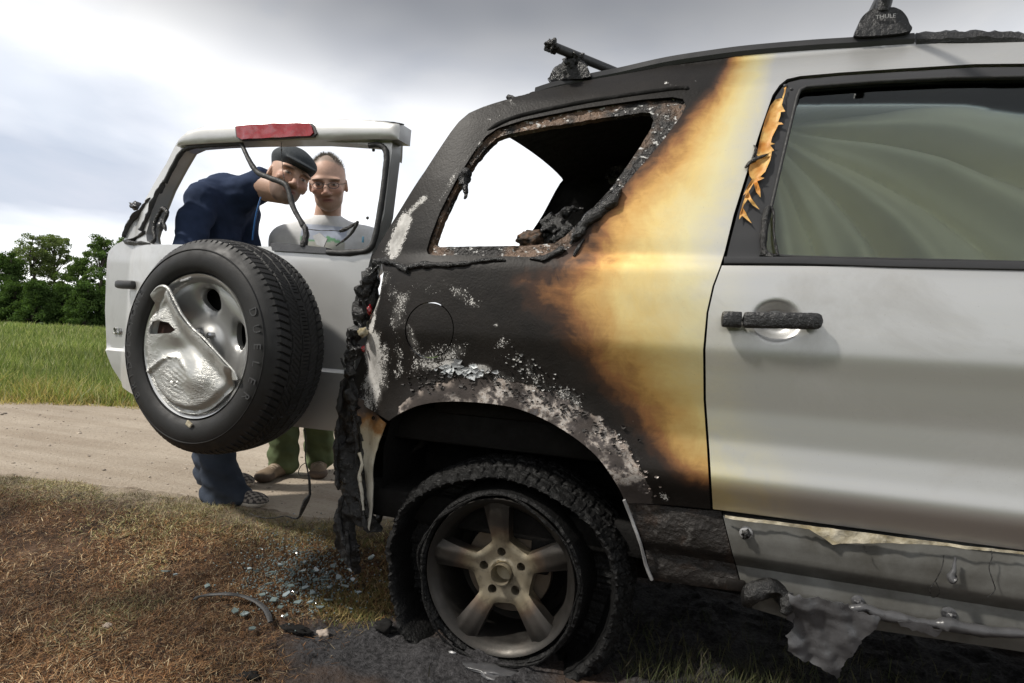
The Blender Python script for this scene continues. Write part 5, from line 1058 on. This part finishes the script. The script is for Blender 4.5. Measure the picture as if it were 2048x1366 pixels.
V, Fc = sdf([cap(hpA + [0, 0, .02], hpA - [0, 0, .06], .145, .14, .05)] + leg_prims(hpr, knR, anR - [0, 0, .045], .012, .026) + leg_prims(hpl, knL, anL - [0, 0, .045], .012, .026) + [cap(anR + dA * .02 + [0, 0, .02], anR + dA * .085 - [0, 0, .045], .062, .058, .03), cap(anR - dA * .03, anR - dA * .05 - [0, 0, .06], .055, .05, .03)], .008, warp=lambda P: warpfold(15, .008, 2)(P) +   .006 * np.sin((P[:, 2] + .45 * (P @ dA)) * 75) * sstep((zA + .34 - P[:, 2]) / .2))
V[:, 2] = np.maximum(V[:, 2], zA + .008); jc = np.tile([.042, .052, .072], (len(V), 1)) * (1 + .45 * fbm(V[:, [0, 2]] * 7, 1, 3, 2)[:, None]); make('jeans', V, Fc, M['cotton'], pa, True, None, jc)
def vans(q, l, hz_, L):
    ck = ((np.floor(q / .016) + np.floor((l + hz_) / .016)) % 2)[:, None]; c_ = np.where(ck > 0, np.array([[.30, .27, .24]]), np.array([[.06, .055, .055]])); c_ = np.where((hz_ < .026)[:, None], np.array([[.62, .57, .50]]), c_); return np.where((np.abs(hz_ - .027) < .003)[:, None], np.array([[.06, .06, .06]]), c_)
for a_, z_ in ((anR, zA), (anL, hgt(fA2[0], fA2[1]) + .003)): h_ = np.array([a_[0], a_[1], z_]) - dA * .06; shoe('checked_shoe', h_, h_ + dA * .285, pa, vans)
# flat cap
CP = [ell((-.014, 0, .082), (.118, .094, .050), rotm((1, 0, -.10), (.10, 0, 1)), .02), ell((-.014, 0, .066), (.106, .085, .084), None, .02), ell((.050, 0, .084), (.066, .078, .032), rotm((1, 0, -.2), (.2, 0, 1)), .03), ell((.100, 0, .066), (.056, .070, .009), rotm((1, 0, -.30), (.30, 0, 1)), .008), ell((-.002, 0, .005), (.112, .075, .060), None, .01, -1)]
V, Fc = sdf(CP, .004, .02); V = (V * 1.04) @ RA.T + hdA; make('flat_cap', V, Fc, simple('dark_wool', (.035, .042, .048), .9, 0, .3, 60, .4, 500, .001), pa)

# ---- person in the grey T-shirt with glasses, standing
fB, fB2 = onZ(536, 962, .1), onZ(636, 953, .1); zB = hgt(fB[0], fB[1]) + .003; zB2 = hgt(fB2[0], fB2[1]) + .003
pb = empty('person', ((fB[0] + fB2[0]) / 2, (fB[1] + fB2[1]) / 2, zB), 'grey-haired person in glasses, pale grey T-shirt and green trousers behind the tailgate', 'person')
hdB = dep(657, 370, 3.05); nkB = dep(655, 432, 3.12); s1, s2 = dep(574, 484, 3.12), dep(738, 490, 3.20); hpB = dep(618, 690, 3.32)
e1, e2 = dep(566, 545, 3.12), dep(742, 560, 3.22); w1, w2 = dep(575, 640, 3.02), dep(735, 650, 3.08)
hp1, hp2 = hpB - CR * .09, hpB + CR * .09; fwB0 = -CF * .93 - CR * .1; fwB0 /= np.linalg.norm(fwB0); d1 = -CF * .95 - CR * .16; d1 /= np.linalg.norm(d1); d2 = -CF * .95 + CR * .30; d2 /= np.linalg.norm(d2)
an1 = np.array([fB[0], fB[1], zB + .09]) - d1 * .14; an2 = np.array([fB2[0], fB2[1], zB2 + .09]) - d2 * .14; kn1 = (hp1 + an1) / 2 + fwB0 * .03; kn2 = (hp2 + an2) / 2 + fwB0 * .03
chB = (s1 + s2) / 2 - np.array([0, 0, .04]); tB = [cap(hpB, chB, .14, .13, .06), cap(s1 * .8 + chB * .2, s2 * .8 + chB * .2, .08, .08, .07), cap(hpB + CR * .05, chB + CR * .07, .12, .11, .05), cap(hpB - CR * .05, chB - CR * .07, .12, .11, .05), cap(chB, nkB, .115, .055, .05), cap(nkB - [0, 0, .06], s1 + [0, 0, .005], .055, .070, .04), cap(nkB - [0, 0, .06], s2 + [0, 0, .005], .055, .070, .04)]
aB = lambda e: [cap(s1, e1, .056 + e, .044 + e, .03), cap(e1, w1, .044 + e, .030 + e, .03), cap(s2, e2, .056 + e, .044 + e, .03), cap(e2, w2, .044 + e, .030 + e, .03)]
bB = [(p[0], p[1], p[2], p[3] - .02, p[4] - .02, p[5], p[6]) for p in tB] + aB(0) + leg_prims(hp1, kn1, an1, -.01) + leg_prims(hp2, kn2, an2, -.01)
hand(bB, w1, np.array([.1, -.1, -1]), CR, 1., .45); hand(bB, w2, np.array([-.1, -.1, -1]), -CR, 1., .45)
fwB = -CF * .95 + CR * .20 - CU * .28; upB = CU * .96 - CF * .28 - CR * .05
hl = lambda V: np.clip(sstep((V[:, 2] - .088 - .30 * np.maximum(0, V[:, 0]) + .25 * np.abs(V[:, 1])) / .02) * .75 + sstep((.012 - V[:, 0]) / .02) * sstep((V[:, 2] + .02) / .03) * .85, 0, .85)
bodyB, RB = place_head(pb, hdB, fwB, upB, 1.06, 1.15, nkB - np.array([0, 0, .02]), bB, 'body', hl, (.20, .18, .155), .30, (.22, .16, .12))
# short grey hair standing up at the crown
V, Fc = [], []; rq = random.Random(3)
for _ in range(2200):
    th_ = rq.uniform(-2.4, 2.4); ph = rq.uniform(.15, 1.45); n_ = np.array([-cos(th_) * cos(ph), sin(th_) * cos(ph), sin(ph)])
    if n_[0] > .50 or (n_[2] < .35 and n_[0] > -.05): continue
    p = np.array([-.012, 0, .045]) + n_ * np.array([.097, .075, .091]); t_ = n_ + np.array([.25, 0, .6]) + np.array([rq.gauss(0, .25) for _ in range(3)]); t_ /= np.linalg.norm(t_); L = rq.uniform(.010, .024); s_ = np.cross(n_, t_) + 1e-4; s_ = s_ / np.linalg.norm(s_) * .0011
    b_ = len(V); V += [p - s_, p + s_, p + t_ * L]; Fc.append((b_, b_ + 1, b_ + 2))
V = (np.array(V) * 1.06) @ RB.T + hdB; make('grey_hair', V, Fc, simple('grey_hair_strands', (.26, .24, .21), .6, 0, .3, 200, 0), pb, False)
def GP(p): return (np.array(p) * 1.06) @ RB.T + hdB
for s in (-1, 1):
    P = [GP((.112 - .010 * abs(cos(t)) * 0, s * .034 + .024 * cos(t), .003 + .014 * sin(t))) for t in np.linspace(0, 2 * pi, 26)]; tube('glasses_frame', P, .0016, M['dgrey'], pb, 5)
    tube('glasses_frame', [GP((.112, s * .057, .008)), GP((.07, s * .080, .008)), GP((.0, s * .086, .010))], .0016, M['dgrey'], pb, 5)
tube('glasses_frame', [GP((.112, -.011, .006)), GP((.116, 0, .008)), GP((.112, .011, .006))], .0016, M['dgrey'], pb, 5)
sl = [cap(s1, s1 * .45 + e1 * .55, .075, .078, .04), cap(s2, s2 * .45 + e2 * .55, .075, .078, .04)]
V, Fc = sdf([cap(p[1], p[2], p[3] + .008, p[4] + .010, p[5]) for p in tB[:4] + tB[5:]] + [cap(chB, nkB - [0, 0, .05], .130, .066, .05)] + sl, .008, warp=warpfold(8, .006, 6)); tc_ = np.tile([.76, .77, .78], (len(V), 1)); q = V - chB; lx = q @ CR; lz = q[:, 2]; fr_ = (q @ CF) < -.02
pr_ = fr_ & (np.abs(lx - .01) < .11) & (lz < .115) & (lz > -.15); tc_[pr_] = [.50, .55, .66]; gr_ = pr_ & (lz < .045 + .010 * np.sin(lx * 40)); tc_[gr_] = [.20, .42, .24]; wh = pr_ & (lz < .03); tc_[wh] = [.55, .55, .50]; make('grey_t_shirt', V, Fc, M['cotton'], pb, True, None, tc_)
V, Fc = sdf([cap(hpB + [0, 0, .03], hpB - [0, 0, .05], .145, .14, .06)] + leg_prims(hp1, kn1, an1 - [0, 0, .01], .018, .024) + leg_prims(hp2, kn2, an2 - [0, 0, .01], .018, .024), .008, warp=lambda P: warpfold(13, .011, 8)(P) + .004 * np.sin((P[:, 2] + .5 * (P @ CR)) * 60) * sstep((zB + .40 - P[:, 2]) / .2)); make('green_trousers', V, Fc, M['cotton'], pb, True, None, np.tile([.13, .165, .085], (len(V), 1)) * (1 + .35 * fbm(V[:, [0, 2]] * 6, 1, 3, 2)[:, None]))
def hike(q, l, hz_, L):
    c_ = np.tile([.22, .165, .115], (len(q), 1)); c_[(hz_ < .022)] = [.16, .13, .10]; c_[(q > L - .075) & (hz_ < .05)] = [.13, .10, .08]; lace = (np.abs(l) < .028) & (q > .08) & (q < L - .09) & (((q * 100) % 2.2) < .8) & (hz_ > .05); c_[lace] = [.42, .35, .27]; return c_
for a_, z_, d_ in ((an1, zB, d1), (an2, zB2, d2)): h_ = np.array([a_[0], a_[1], z_]) - d_ * .06; shoe('hiking_shoe', h_, h_ + d_ * .29, pb, hike, .052)

# ================================================================== TREES beyond the meadow
M['leaf'] = None
g = G('tree_leaves'); a = g.attr('Col', 'Color'); p1 = g('ShaderNodeBsdfDiffuse', {'Color': a}); p2 = g('ShaderNodeBsdfTranslucent', {'Color': g.mix(1., a, (1.3, 1.5, .6, 1), 'MULTIPLY')}); p3 = g('ShaderNodeMixShader', {0: .3, 1: p1.outputs[0], 2: p2.outputs[0]}); g('ShaderNodeOutputMaterial', {0: p3.outputs[0]}); M['leaf'] = g.m
M['bark'] = simple('bark', (.09, .075, .06), .9, 0, .4, 20, .6, 30, .02)
def leaves(N, cen, nrm_hint, size, colr, rng):
    d = rng.normal(size=(N, 3)); d /= np.linalg.norm(d, axis=1)[:, None]; u = np.cross(d, rng.normal(size=(N, 3))); u /= np.linalg.norm(u, axis=1)[:, None] + 1e-9; s = size[:, None]
    V = np.stack([cen - u * s * .9, cen + d * s * .45, cen + u * s * .9, cen - d * s * .45], 1).reshape(-1, 3); Fc = np.arange(N * 4).reshape(N, 4); return V, Fc, np.repeat(colr, 4, 0)
def tree(px, top, dist, width, kind, label, seed):
    rng = np.random.default_rng(seed); b = dep(px, 640, dist); b[2] = hgt(b[0], b[1]); hh = dep(px, top, dist)[2] - b[2]; root = empty('tree', tuple(b), label, 'tree', 'trees at the far edge of the meadow')
    V, Fc = [], []
    def limb(p, q, r0, r1):
        v, f = tube('', [p, (p + q) / 2 + rng.normal(size=3) * .03 * np.linalg.norm(q - p), q], [r0, (r0 + r1) / 2, r1], None, None, 6, build=False); o = sum(len(x) for x in V); V.append(v); Fc.extend([tuple(i + o for i in ff_) for ff_ in f])
    bz = b.copy(); limb(bz, bz + np.array([rng.normal() * .2, 0, hh * .55]), .16, .10); limb(bz + np.array([0, 0, hh * .5]), bz + np.array([rng.normal() * .2, 0, hh * .93]), .10, .03)
    cl = []; nC = 105
    for k in range(nC):
        t = rng.uniform(.04, 1.0) if kind != 'birch' else rng.uniform(.10, 1.0); prof = {'round': sin(pi * min(1, .30 + .66 * t)) ** .7, 'birch': (.35 + .75 * sin(pi * (.1 + .83 * t))) * .8, 'low': (1.05 - .75 * t)}[kind]
        a_ = rng.uniform(0, 2 * pi); r = width * prof * sqrt(rng.uniform(.08, 1)); c = b + np.array([cos(a_) * r, sin(a_) * r, hh * t * .96]); cl.append((c, rng.uniform(.22, .80) * width * .36))
        if k % 5 == 0: limb(b + np.array([0, 0, max(.1, hh * t * .7)]), c, .05, .015)
    make('trunk', np.vstack(V), Fc, M['bark'], root)
    C_, S_, K_ = [], [], []
    base = {'round': np.array([.105, .155, .055]), 'birch': np.array([.16, .195, .085]), 'low': np.array([.075, .12, .04])}[kind]
    for c, r in cl:
        n = 150; d = rng.normal(size=(n, 3)); d /= np.linalg.norm(d, axis=1)[:, None]; q = c + d * (r * rng.uniform(.2, 1.25, n) ** .7)[:, None] * np.array([1.1, 1.1, .75]); C_.append(q); S_.append(rng.uniform(.05, .125, n)); K_.append(np.clip(base * rng.uniform(.75, 1.3) * rng.uniform(.75, 1.3, (n, 1)), 0, 1))
    V, Fc, K = leaves(nC * 150, np.vstack(C_), None, np.concatenate(S_), np.vstack(K_), rng); make('crown', V, Fc, M['leaf'], root, False, None, K)
for a_ in [(-60, 520, 50, 2.0, 'low', 'dark low tree cut off by the left edge of the picture', 1), (10, 502, 47, 1.9, 'low', 'dark bushy tree at the left edge of the far tree row', 2), (58, 460, 52, 1.9, 'birch', 'tall airy tree on the left with a loose pale crown', 3), (104, 464, 54, 1.6, 'birch', 'tall airy tree with a thin forked crown right of its twin', 4),
           (150, 512, 50, 1.7, 'round', 'middling dark tree in the dip between the tall trees', 5), (195, 468, 50, 1.9, 'round', 'tall dense tree just left of the open tailgate', 6), (246, 470, 52, 2.0, 'round', 'dense tree partly hidden by the open tailgate', 7), (70, 560, 45, 1.5, 'low', 'low bush standing before the tall airy trees', 8), (170, 565, 45, 1.6, 'low', 'low bush standing before the dense trees', 9), (122, 568, 46, 1.6, 'low', 'low bush filling the gap between the airy and the dense trees', 14), (222, 566, 46, 1.6, 'low', 'low bush right beside the tailgate edge, before the dense trees', 15), (24, 566, 46, 1.6, 'low', 'low bush at the foot of the dark tree at the left edge', 16),
           (310, 500, 52, 2.1, 'round', 'tree hidden behind the spare wheel', 10), (420, 515, 53, 2.1, 'round', 'tree behind the spare tyre and the person in the cap', 11), (560, 520, 55, 2.2, 'round', 'tree behind the legs of the two people', 12), (700, 530, 56, 2.2, 'round', 'tree behind the melted rear lamp', 13)]: tree(*a_)

# unseen wood added behind the camera so the doors mirror a dark band
rw = np.random.default_rng(77); n = 26000; xx = rw.uniform(-55, 60, n); dp = rw.uniform(0, 6, n); tops = 5.2 + 1.6 * fbm(np.column_stack([xx, xx * 0]), .16, 3, 3) + .8 * fbm(np.column_stack([xx, dp]), .6, 2, 5)
P = np.column_stack([xx, -30 - dp - .12 * xx, tops * np.sqrt(rw.uniform(0, 1, n))]); V, Fc, K = leaves(n, P, None, rw.uniform(.35, .8, n), np.array([.05, .085, .025]) * rw.uniform(.6, 1.4, (n, 1)), rw); tag(make('added_woodland', V, Fc, M['leaf'], None, False, None, K), kind='stuff')

# ================================================================== GRASS (nobody could count it)
M['grass'] = vcol('grass_blades', .75, .1, 30, 0, spec=.25)
def blades(name, P, L, W, lean, K, rng, mat='grass'):
    n = len(P); bend = np.where(np.asarray(lean) + np.zeros(n) > 1.2, .96, .6); a_ = rng.uniform(0, 2 * pi, n); la = rng.uniform(0, 2 * pi, n); l = np.clip(rng.normal(lean, .22, n), 0, 1.56)
    w = np.stack([np.cos(a_), np.sin(a_), np.zeros(n)], 1) * W[:, None]; d1_ = np.stack([np.cos(la) * np.sin(l * bend), np.sin(la) * np.sin(l * bend), np.cos(l * bend)], 1); d2_ = np.stack([np.cos(la) * np.sin(l), np.sin(la) * np.sin(l), np.cos(l)], 1)
    m = P + d1_ * L[:, None] * .5; t = m + d2_ * L[:, None] * .55
    V = np.stack([P - w, P + w, m + w * .7, m - w * .7, t], 1).reshape(-1, 3); b = np.arange(n)[:, None] * 5
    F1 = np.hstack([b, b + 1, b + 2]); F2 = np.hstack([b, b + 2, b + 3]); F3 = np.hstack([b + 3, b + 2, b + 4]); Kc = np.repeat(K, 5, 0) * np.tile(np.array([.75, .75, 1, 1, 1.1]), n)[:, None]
    return tag(make(name, V, np.vstack([F1, F2, F3]), M[mat], None, False, None, np.clip(Kc, 0, 1)), kind='stuff')
def pick(rng, n, cols, w): return np.array(cols)[rng.choice(len(cols), n, p=np.array(w) / sum(w))] * rng.uniform(.7, 1.3, (n, 1))
rng = np.random.default_rng(11)
def zv(P): return height(P) + vz(P) + clods(P)
# scorched stubble behind the car
n = 900000; P = np.column_stack([rng.uniform(-4.2, .1, n), rng.uniform(-1.6, .8, n)])
q_ = np.column_stack([P, np.zeros(n)]) - CAM; cz_ = q_ @ CF; cxp = (q_ @ CR) / cz_ * FPX; cyp = -(q_ @ CU) / cz_ * FPX
k = (cz_ > .5) & (cxp > -1350) & (cxp < 300) & (cyp < 980) & (rng.uniform(size=n) < np.clip(1.7 / np.maximum(cz_, .8), 0, 1) ** 1.0); P = P[k]; n = len(P)
d = road_d(P); a_ = ash(P); nb = P[:, 1] < np.interp(P[:, 0], ROAD_NEAR[:, 0], ROAD_NEAR[:, 1]); dens = .66 + .55 * fbm(P, 3.2, 3, 12)
k = (d > .03 + .1 * fbm(P, 4, 2, 3)) & nb & (rng.uniform(size=n) < dens * (1 - .97 * np.clip(a_ * 1.8, 0, 1))) & ~((P[:, 0] > -.40) & (P[:, 1] > -.35) & (P[:, 1] < .35))
P = P[k]; n = len(P); f = fbm(P, 2.4, 4, 21); edge = sstep(1 - road_d(P) / .42); gr = np.clip(edge * 1.1 + .65 * sstep((fbm(P, 1.9, 3, 31) - .08) / .35), 0, 1)
K = pick(rng, n, [(.26, .135, .06), (.40, .24, .115), (.13, .065, .032), (.03, .021, .016), (.62, .49, .30), (.33, .165, .07)], [4, 3, 3, 3, 2.2, 2.4]); Kg = pick(rng, n, [(.28, .26, .10), (.52, .45, .25), (.19, .20, .07)], [2, 3.4, 2]); m = rng.uniform(size=n) < gr * .8; K[m] = Kg[m]; K *= np.clip(.95 + .75 * f, .22, 1.6)[:, None]
up_ = rng.uniform(size=n) < .12; le = np.where(up_, .75, 1.40)
blades('scorched_grass', np.column_stack([P, zv(P) - .002 + rng.uniform(0, .008, n) * ~up_]), np.where(up_, rng.uniform(.015, .04, n), rng.uniform(.010, .036, n)), rng.uniform(.0006, .0014, n), le, K, rng)
# surviving tufts beside the wheel and under the sill
n = 9000; cs_ = [(-.50, .24, .07, .10), (-.56, .10, .07, .05), (.95, .22, .45, .16), (.75, .12, .35, .07), (-.75, .50, .25, .07)]; P = np.vstack([np.column_stack([rng.normal(x, sx_, n // 5), rng.normal(y, sy, n // 5)]) for x, y, sx_, sy in cs_]); wh_ = np.repeat(np.arange(5), n // 5)
k = (road_d(P) > 0) & ~((np.abs(P[:, 0]) < .36) & (P[:, 1] > -.06) & (P[:, 1] < .30)); P, wh_ = P[k], wh_[k]; n = len(P); K = pick(rng, n, [(.22, .17, .06), (.32, .24, .10), (.11, .13, .04), (.16, .09, .04)], [3, 3, 3, 1]); m = (wh_ == 2) | (wh_ == 3); K[m] = pick(rng, m.sum(), [(.05, .06, .022), (.085, .08, .035), (.035, .03, .022)], [3, 2, 2])
blades('verge_grass', np.column_stack([P, zv(P) - .004]), np.where(m, rng.uniform(.03, .08, n), rng.uniform(.014, .045, n)), rng.uniform(.0007, .0016, n), np.where(m, .7, 1.05), K, rng)
# straw and rough grass along the far side of the track, then the meadow
def far_line(x): return np.interp(x, ROAD_FAR[:, 0], ROAD_FAR[:, 1])
n = 42000; x = rng.uniform(-13, 2.5, n); t_ = np.abs(rng.normal(0, .55, n)); P = np.column_stack([x - .3 * t_, far_line(x) + t_ + .05 - .25 * (fbm(np.column_stack([x, x]), 1.2, 2, 5) + .2)]); tuft = .5 + .8 * np.maximum(0, fbm(P, 1.5, 3, 6)); K = pick(rng, n, [(.56, .45, .25), (.45, .37, .17), (.27, .29, .09), (.34, .23, .11)], [4, 3, 2, 1.3]); m = t_ > rng.uniform(.45, 1.5, n); Kg = pick(rng, n, [(.22, .26, .07), (.14, .20, .05), (.36, .31, .14)], [3, 3, 2]); K[m] = Kg[m]
blades('straw_edge', np.column_stack([P, height(P) - .01]), rng.uniform(.07, .26, n) * tuft * np.clip(.5 + t_ * 1.5, .4, 1.5), rng.uniform(.002, .0045, n), .75, K, rng, 'leaf')
n = 120000; v = rng.uniform(size=n); dd = 4.5 * (11.5 ** v); an = rng.uniform(radians(8), radians(48), n); 
dirx = -np.sin(PHI) * np.cos(an) - np.cos(PHI) * np.sin(an); diry = np.cos(PHI) * np.cos(an) - np.sin(PHI) * np.sin(an); P = np.column_stack([CAM[0] + dd * dirx, CAM[1] + dd * diry]); k = (P[:, 1] > far_line(P[:, 0]) + .15 + .3 * rng.uniform(size=n)); P, dd = P[k], dd[k]; n = len(P); tl = .8 + .5 * fbm(P, .7, 3, 8)
K = pick(rng, n, [(.19, .235, .085), (.28, .31, .125), (.125, .165, .06), (.48, .44, .26), (.32, .345, .22)], [4, 4, 2.5, 1.6, 1.3]); K *= np.clip(1 + .35 * fbm(P, .35, 3, 9), .5, 1.5)[:, None]
blades('meadow_grass', np.column_stack([P, height(P) - .02]), rng.uniform(.12, .34, n) * tl * np.clip(dd / 12, .7, 1.15), .0016 + .00045 * dd, .5, K, rng, 'leaf')

# ================================================================== DEBRIS on the ground
g = G('toughened_glass_pieces'); a = g.attr('Col', 'Color'); M['shard'] = g.out(g.mix(.5, (.17, .23, .23, 1), (.34, .42, .41, 1)), .12, 0., None, .8, .4)
g = G('shard'); M['shard2'] = g.out(g.mix(g.noise(18, 2), (.07, .10, .10, 1), (.24, .30, .295, 1)), g.mr(g.noise(30, 2), .3, .7, .05, .3), 0., None, .9)
rs = random.Random(21); shp = []
for k in range(6):
    nn_ = rs.randint(4, 7); V = []; a0 = rs.random() * 6
    for zz_ in (.0, .004):
        for j in range(nn_): t_ = a0 + 6.283 * j / nn_; r_ = rs.uniform(.6, 1.2) if zz_ == 0 else r_; V.append((cos(t_), sin(t_) * .7, zz_))
    V = [list(v_) for v_ in V]
    for j in range(nn_):
        r_ = rs.uniform(.55, 1.15)
        for o_ in (0, nn_): V[j + o_][0] *= r_ * .016; V[j + o_][1] *= r_ * .016
    Fc = [tuple(range(nn_))[::-1], tuple(range(nn_, 2 * nn_))] + [(j, (j + 1) % nn_, nn_ + (j + 1) % nn_, nn_ + j) for j in range(nn_)]
    me = bpy.data.meshes.new('glass_shard'); me.from_pydata(V, [], Fc); me.materials.append(M['shard2']); me.update(); shp.append(me)
spots = [(586, 1150, 1.5), (604, 1143, 1.2), (572, 1190, 1.8), (548, 1200, 1.5), (632, 1140, 1.3), (648, 1160, 1.5), (676, 1155, 1.7), (690, 1172, 1.5), (742, 1116, 1.8), (655, 1200, 1.5), (490, 1228, 1.7), (498, 1138, 1.3), (512, 1142, 1.1), (560, 1130, 1.3), (332, 1143, 1.4), (415, 1172, 1.2), (470, 1222, 1.3), (572, 1232, 1.2), (610, 1176, 1.4), (625, 1185, 1.2), (538, 1168, 1.2), (665, 1133, 1.2), (700, 1140, 1.3), (718, 1185, 1.2), (640, 1215, 1.1), (595, 1205, 1.3), (582, 1172, 1.2), (560, 1215, 1.2), (525, 1190, 1.1), (610, 1125, 1.1), (685, 1120, 1.0), (660, 1175, 1.1), (505, 1258, 1.4), (350, 1150, .9), (705, 1160, 1.1), (630, 1160, 1.1), (545, 1145, 1.0), (600, 1160, 1.0), (620, 1205, 1.0), (580, 1140, 1.0)]
special = {8: 'largest pale glass shard, lying under the melted bumper', 14: 'pale glass shard lying alone at the left in the scorched grass', 32: 'glass shard below the curved black strip', 10: 'glass shard just inside the curved black strip'}
for i, (x, y, s) in enumerate(spots):
    p = onZ(x, y, .02); z_ = float(zv(p[None, :2])[0]) + .014; p = onZ(x, y, z_); o = bpy.data.objects.new('glass_shard', shp[i % 6]); o.location = p; o.rotation_euler = (rs.gauss(0, .16), rs.gauss(0, .16), rs.random() * 6.28); o.scale = (s * .82, s * .82, 1); col.objects.link(o)
    tag(o, special.get(i, 'pale blue-green shard among the shattered window glass on the scorched grass'), 'glass shard', 'shattered window glass')
V, Fc = [], []
for _ in range(1500):
    x, y = rs.gauss(600, 62), rs.gauss(1170, 30); p = onZ(x, y, .02); p[2] = float(0); V.append((p[0], p[1]))
PV = np.array(V); zz_ = zv(PV) + .010; V = []
for (x, y), z_ in zip(PV, zz_):
    s = rs.uniform(.0018, .0048); v_, f_ = boxv((x, y, z_ + rs.uniform(0, .008)), (s * 1.3, s, s * .8), Matrix.Rotation(rs.random() * 3, 3, 'Z') @ Matrix.Rotation(rs.random() * 2, 3, 'X')); b_ = len(V); V.extend(v_); Fc.extend([tuple(q + b_ for q in ff_) for ff_ in f_])
tag(make('glass_crumbs', V, Fc, M['shard2'], None, False), kind='stuff')
# black curved trim strip
SP = [(388, 1199), (400, 1193), (425, 1189), (455, 1188), (485, 1192), (510, 1202), (528, 1215), (538, 1232), (541, 1244)]; Q = []
for x, y in SP: p = onZ(x, y, .02); Q.append(onZ(x, y, float(zv(p[None, :2])[0]) + .022))
Q = smooth_poly(Q, False, 6); o = tube('rubber_trim_strip', Q, np.interp(np.linspace(0, 1, len(Q)), [0, .1, .8, 1], [.004, .007, .009, .007]), M['seal'], None, 10, .002, 4, .5); tag(o, 'curved black rubber trim strip lying in the scorched grass', 'trim strip')
def ground_lump(name, x, y, s, mat, label, cat, seed, amp=.3, group=None):
    p = onZ(x, y, .02); z_ = float(zv(p[None, :2])[0]); p = onZ(x, y, z_ + s[2] * .4); o = lumpy(name, (0, 0, 0), s, M[mat], None, amp, 8, seed, 3); o.location = p; return tag(o, label, cat, group)
M['stone'] = simple('field_stone', (.36, .30, .25), .9, 0, .3, 30, .6, 60, .01)
ground_lump('stone', 648, 1268, (.020, .016, .013), 'stone', 'pale stone half sunk in the ash left of the wheel', 'stone', 1)
ground_lump('stone', 215, 1252, (.016, .012, .008), 'stone', 'small pale stone in the scorched grass at lower left', 'stone', 2)
ground_lump('charred_clod', 770, 1253, (.034, .022, .016), 'soot', 'charred clod of earth between the ash and the tyre', 'clod', 3, .45)
ground_lump('charred_clod', 590, 1258, (.05, .02, .009), 'soot', 'flat charred clod at the left end of the ash', 'clod', 4, .45); ground_lump('charred_clod', 500, 1354, (.026, .018, .010), 'soot', 'charred clod at the bottom edge near the middle of the scorched grass', 'clod', 5, .4)
ground_lump('molten_plastic_puddle', 985, 1342, (.07, .035, .006), 'plastic', 'flat grey puddle of set plastic in front of the burnt tyre', 'melted plastic', 6, .4)
ground_lump('plastic_scrap', 905, 1305, (.012, .005, .004), 'bare', 'tiny pale scrap on the ash at the foot of the tyre', 'scrap', 7, .3)
# small stones and crumbs of earth on the track
n = 3600; P = np.column_stack([rng.uniform(-7, .3, n), rng.uniform(-.2, 4, n)]); P = P[road_d(P) < .05]; z_ = height(P) + .004; V, Fc = [], []; tv, tf = boxv((0, 0, 0), (1, 1, .7)); tv = np.vstack([tv]); rs2 = np.random.default_rng(4)
sc_ = rs2.gamma(1.2, .0032, len(P)) + .0016; an_ = rs2.uniform(0, 6.28, len(P)); J = rs2.uniform(.6, 1.3, (len(P), 8, 1)); Q = tv[None] * J * sc_[:, None, None]; ca, sa = np.cos(an_)[:, None], np.sin(an_)[:, None]; X_ = Q[..., 0] * ca - Q[..., 1] * sa + P[:, :1]; Y_ = Q[..., 0] * sa + Q[..., 1] * ca + P[:, 1:2]; Z_ = Q[..., 2] + z_[:, None]
Fq = (np.arange(len(P))[:, None, None] * 8 + np.array(tf)[None]).reshape(-1, 4); kc = rs2.uniform(.16, .46, (len(P), 1)) * np.array([[1, .84, .66]]); tag(make('track_grit', np.stack([X_, Y_, Z_], -1).reshape(-1, 3), Fq, M['flakes'], None, True, None, np.repeat(kc, 8, 0)), kind='stuff')
